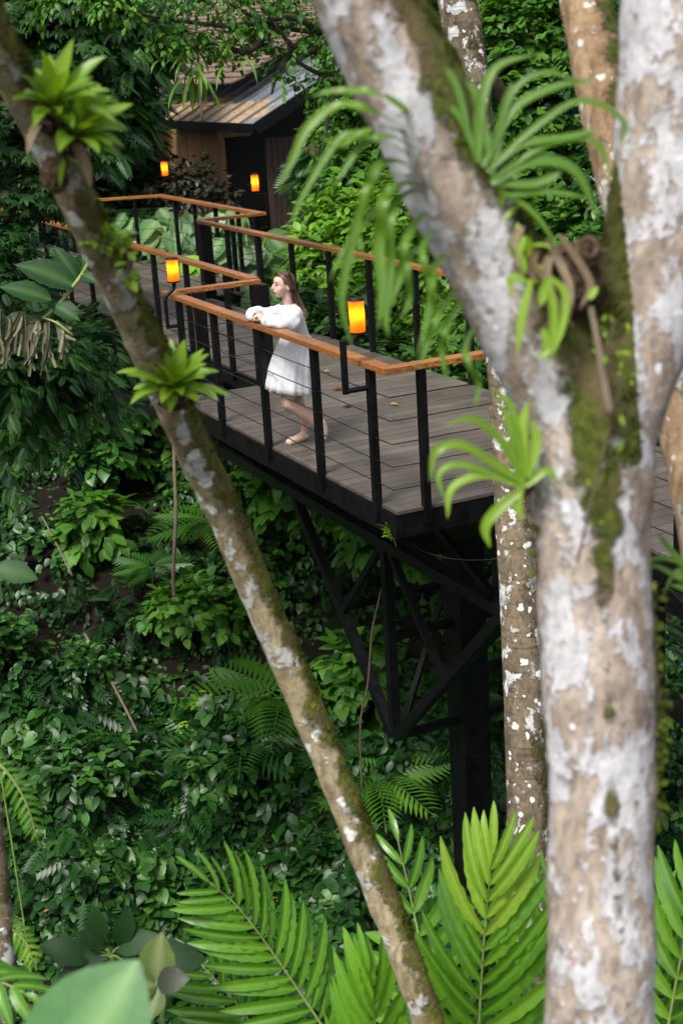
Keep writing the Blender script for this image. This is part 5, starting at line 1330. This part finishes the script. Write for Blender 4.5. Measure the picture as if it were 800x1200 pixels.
# --- bright shrubs behind the platform
GB = 'bright shrubs behind the platform'
tree('bright green shrub filling the space behind the woman', (P(7.6, 5.0, 0)[0], P(7.6, 5.0, 0)[1]), [lp(405, 265, 19.4, (.5, .5, .35)), lp(385, 310, 19, (.38, .45, .4)), lp(425, 320, 18.8, (.5, .5, .4)), lp(400, 365, 18.4, (.5, .5, .4)), lp(445, 265, 19.2, (.4, .5, .4)), lp(440, 390, 18, (.5, .5, .35))], T_oval, .16, 1100, G_bright, name='shrub', cat='shrub', group=GB, r0=.05, part='foliage', var=(.2, 1))
tree('bright shrub behind the long brown rail, right of the lantern', (P(6.0, 5.6, 0)[0], P(6.0, 5.6, 0)[1]), [lp(490, 300, 18.2, (.45, .5, .5)), lp(505, 360, 17.8, (.5, .5, .45)), lp(470, 350, 18, (.45, .5, .4)), lp(545, 400, 17, (.5, .5, .4)), lp(530, 330, 17.6, (.45, .5, .4)), lp(480, 240, 18.6, (.35, .4, .35))], T_oval, .14, 900, G_bright, name='shrub', cat='shrub', group=GB, r0=.05, part='foliage', var=(0, .65))
tree('shrub between the platform rail and the spotted trunk', (P(4.4, 5.0, 0)[0], P(4.4, 5.0, 0)[1]), [lp(570, 400, 16, (.45, .4, .4)), lp(595, 440, 15.6, (.5, .4, .4)), lp(560, 450, 15.8, (.4, .4, .35))], T_oval, .12, 420, G_mid, name='shrub', cat='shrub', group=GB, r0=.04, part='foliage')
tree('low leafy bank plant under the platform far edge', (P(6.3, 4.2, 0)[0], P(6.3, 4.2, 0)[1]), [lp(400, 400, 17.4, (.5, .4, .3)), lp(360, 370, 18.2, (.3, .4, .25)), lp(460, 430, 16.8, (.6, .4, .3)), lp(530, 450, 16, (.6, .4, .3))], T_heart, .15, 420, G_vine, name='shrub', cat='shrub', r0=.04, part='foliage')
# --- pale big-leaved plants by the far rails
def bigleaf(label, x, y, d, n, size, spread, mat=G_pale, T=T_broad):
    c = W(x, y, d); gz = TZ(c[0], c[1]); o = empty('big_leaf_plant', [c[0], c[1], gz], label, 'plant', 'pale big leaved plants behind the far railing')
    L = Leaves(); mb = MB()
    for i in range(n):
        a = i*2.4; e = c+np.array([math.cos(a)*spread, math.sin(a)*spread*.7, random.uniform(-.35, .35)*spread*1.6])
        mb.tube(catmull([[c[0], c[1], gz], [(c[0]+e[0])/2, (c[1]+e[1])/2, gz*.4+e[2]*.6+.1], e], 4), .012, 5)
        dd = norm(np.array([math.cos(a), math.sin(a)*.6-.35, -.75])); L.put(T, [e], dd, norm(Z3*.5+np.array([math.cos(a)*.6, -.7, 0])+rdir(1)[0]*.25), size*random.uniform(.75, 1.15), random.random(), wid=1.15)
    L.build('leaves', mat, o, True); mb.build('stems', stem_m, o, True)
bigleaf('pale big leaved plant beside the far walkway bend', 172, 258, 25.6, 34, .42, .38)
bigleaf('pale big leaved plant left of the pair of rail corners', 208, 272, 25.0, 34, .42, .38)
bigleaf('pale big leaved plant right behind the thick corner post', 245, 262, 23.8, 32, .42, .38)
bigleaf('drooping big leaved plant between the corner post and the woman', 290, 292, 22.0, 30, .44, .4)
bigleaf('low big leaved plant beneath the jog in the far railing', 262, 305, 22.3, 14, .5, .4, G_bright)
bigleaf('big leaved plant just left of the woman, lowest of the group', 318, 345, 20.5, 16, .5, .3)
# --- creeper-clad trees at top centre and right
GC = 'creeper covered trees behind the big forked tree'
for lab, bx_, lm, T, s, n, m in (
  ('creeper clad tree seen behind the spotted trunk top', (1.6, 22), [lp(470, 60, 20, (.8, .7, .9)), lp(520, 150, 20, (.9, .7, .9)), lp(450, 150, 20.5, (.7, .7, .8)), lp(560, 60, 20, (.8, .7, .8)), lp(500, 240, 19.5, (.7, .6, .6)), lp(440, 230, 20, (.6, .6, .5))], T_heart, .15, 1300, G_mid),
  ('wall of small round creeper leaves between the two big limbs', (2.9, 20), [lp(620, 60, 18.5, (.7, .6, .8)), lp(600, 150, 18.5, (.7, .6, .8)), lp(640, 220, 18.2, (.6, .6, .7)), lp(660, 300, 17.5, (.5, .5, .6)), lp(580, 250, 18, (.6, .5, .6)), lp(680, 60, 18.6, (.4, .5, .5))], T_heart, .125, 1500, G_mid),
  ('dark creeper tree behind the right limb', (4.8, 19), [lp(740, 60, 17, (.7, .6, .9)), lp(760, 200, 17, (.7, .6, .9)), lp(740, 330, 16.5, (.6, .6, .7)), lp(780, 430, 15.5, (.6, .5, .6))], T_heart, .13, 700, G_vine)):
    tree(lab, bx_, lm, T, s, n, m, group=GC, r0=.12, per=6, shell=.7)
tree('yellow green sunlit tree far behind the right trunks', (6.0, 33), [lp(660, 15, 30, (1.1, 1, .7)), lp(600, 25, 31, (1.2, 1, .6)), lp(540, 20, 32, (1.1, 1, .6))], T_oval, .22, 500, G_bright, r0=.12, var=(.4, 1))
# --- trees closing off the view
for i, (x, y, hh, lab, m) in enumerate(((-13, 34, 4, 'broad dark tree far behind the left end of the walkway', G_dark), (-8.5, 38, 5, 'dark green tree behind the house, left side', G_mid), (-3.5, 41, 5, 'dark green tree behind the house ridge', G_dark), (2, 38, 5, 'dark tree beyond the porch', G_mid),
      (6.5, 37, 5.5, 'dark tree beyond the pale outbuilding', G_dark), (12, 34, 5, 'far tree at the right beyond the limbs', G_mid), (8, 24, 4, 'leafy tree at the right hidden mostly by limbs', G_mid), (-10, 27, 3.5, 'dark tree beyond the walkway at the far left', G_dark), (17, 42, 6, 'distant tree right of all others', G_dark), (-19, 42, 6, 'distant tree left of all others', G_dark))):
    gz = TZ(x, y); lm = [((x+dx, y+dy, gz+hz), (1.5, 1.3, 1.1)) for dx, dy, hz in ((0, 0, hh), (-1.6, .3, hh-1), (1.6, -.2, hh-1.2), (.3, -.6, hh-2.2), (-1.2, -.3, hh-2.9), (1.3, 0, hh-3.0))]
    tree(lab, (x, y), lm, T_oval, .30, 800 if i not in (1, 2, 3) else 160, m, r0=.2, per=5, tl=.5, group='background forest trees')
# background wood that reads as one mass
L = Leaves(); lm = []
for i in range(60):
    a = rad(-70+140*i/59); R_ = random.uniform(52, 66); lm.append(((R_*math.sin(a), R_*math.cos(a), random.uniform(-1, 3.4) if abs(a+.05) > .22 else random.uniform(-1.5, .6)), (3.2, 3, 2.6)))
foliage(L, lm, 9000, 4, T_small, .9, tl=1.2)
tag(L.build('distant_wood', G_dark), 'distant wood closing the view behind the house', 'wood', kind='stuff')

# --- fallen leaves on the boards
def fallen(label, x, y, L_, rot, mat, curl=.2):
    a = hit0(x, y); t = tmpl(np.linspace(0, 1, 8), [.01, .14, .22, .26, .25, .19, .1, .01], .5, curl, (-1, 0, 1), .1)
    L = Leaves(); L.put(t, [a+Z3*.018], [math.cos(rot), math.sin(rot), .05], Z3+rdir(1)[0]*.12, L_, .5); o = L.build('fallen_leaf', mat, None, True); so_ = o.modifiers.new('s', 'SOLIDIFY'); so_.thickness = .002
    tag(o, label, 'leaf', None)
def hit0(x, y):
    r = W(x, y, 1)-CAM; t = -CAM[2]/r[2]; return CAM+r*t
fallen('round yellow leaf on the deck inside the platform corner', 457, 476, .085, 0, Yellow)
fallen('pale curled dead leaf on the deck right of the lantern bracket', 400, 478, .13, .3, Dead, .5)
fallen('brown dead leaf on the deck behind the lantern bracket', 389, 458, .13, .2, Brown, .4)
fallen('small yellow green leaf on the boards behind the woman', 380, 437, .07, .2, Yellow)
fallen('small yellow leaf on the far walkway, left one of two', 203, 327, .09, .2, Yellow)
fallen('small yellow leaf on the far walkway, right one of two', 231, 325, .09, 1.2, Yellow)
fallen('tiny orange leaf resting on the louvres at the right of the walkway', 700, 700, .06, 1.2, Brown) if 0 else None
o_ = empty('rail_weed', P(.1, -.02, -.2), 'tiny weed sprouting under the platform corner', 'weed')
L = Leaves(); n = 14; L.put(T_lance, P(.1, .0, -.17)+rdir(n)*.04, norm(rdir(n)+Z3*.3), rdir(n), .10*rng.uniform(.6, 1.2, n), wid=1.4); L.build('leaves', G_brom, o_); mb = MB(); mb.tube([P(.1, .01, -.24), P(.1, -.01, -.14)], .003, 5); mb.build('stem', stem_m, o_)

# dark post standing at the left edge
pp_ = hit(4, 800); gz = pp_[2]; o = empty('steel_post', [pp_[0], pp_[1], gz], 'dark square steel post standing on the slope at the left edge', 'post')
mb = MB(); mb.box([pp_[0], pp_[1], (gz-.2-1.3)/2], (A3, B3, Z3), (.075, .075, (-1.3-gz+.2)/2)); mb.build('shaft', steel, o, bevel=.005)
mb = MB(); mb.box([pp_[0], pp_[1], -1.285], (A3, B3, Z3), (.11, .11, .012)); mb.build('head_plate', steel, o)

# ------------------------------------------------------------------ light, camera
w = bpy.data.worlds.new('World'); scene.world = w; w.use_nodes = True
nt = w.node_tree; bg = nt.nodes['Background']
sky = nt.nodes.new('ShaderNodeTexSky'); sky.sky_type = 'NISHITA'; sky.sun_disc = False
SE, SA = rad(58), rad(215)      # sun direction (elevation, compass azimuth measured from +Y clockwise)
sky.sun_elevation = SE; sky.sun_rotation = SA; sky.air_density = 1.0; sky.dust_density = 3.5; sky.ozone_density = .6
hs = nt.nodes.new('ShaderNodeHueSaturation'); hs.inputs['Saturation'].default_value = .32   # thin overcast
nt.links.new(sky.outputs[0], hs.inputs['Color']); nt.links.new(hs.outputs[0], bg.inputs[0]); bg.inputs[1].default_value = .088
sl = bpy.data.lights.new('sun', 'SUN'); sl.energy = 1.5; sl.angle = rad(16); sl.color = (1, .96, .9)
so = bpy.data.objects.new('sun', sl); COL.objects.link(so)
d = Vector((math.sin(SA)*math.cos(SE), math.cos(SA)*math.cos(SE), math.sin(SE)))
so.rotation_euler = d.to_track_quat('Z', 'Y').to_euler()
cam = bpy.data.cameras.new('camera'); co = bpy.data.objects.new('camera', cam); COL.objects.link(co)
cam.sensor_fit = 'HORIZONTAL'; cam.sensor_width = 24; cam.lens = F_PX/800*24; cam.clip_end = 8000; cam.clip_start = .05
from mathutils import Matrix
cr, sr = math.cos(ROLL), math.sin(ROLL)
xr = cr*RGT+sr*UPV; yr = -sr*RGT+cr*UPV
# image x grows with cr*u+sr*w, so the camera axes are the rolled pair
M = Matrix(((xr[0], yr[0], -FWD[0], 0), (xr[1], yr[1], -FWD[1], 0), (xr[2], yr[2], -FWD[2], CAM_H), (0, 0, 0, 1)))
co.matrix_world = M; scene.camera = co
cam.dof.use_dof = True; cam.dof.focus_distance = 11.3; cam.dof.aperture_fstop = 2.7; cam.dof.aperture_blades = 9
vs_ = scene.view_settings; vs_.view_transform = 'Standard'; vs_.look = 'None'; vs_.exposure = 1.25; vs_.gamma = 1; vs_.use_curve_mapping = False
scene.render.engine = 'CYCLES'; scene.cycles.max_bounces = 6; scene.cycles.diffuse_bounces = 1; scene.cycles.glossy_bounces = 2; scene.cycles.transmission_bounces = 4
scene.cycles.use_denoising = True; scene.cycles.sample_clamp_indirect = 6
scene.cycles.use_adaptive_sampling = True; scene.cycles.adaptive_threshold = .015
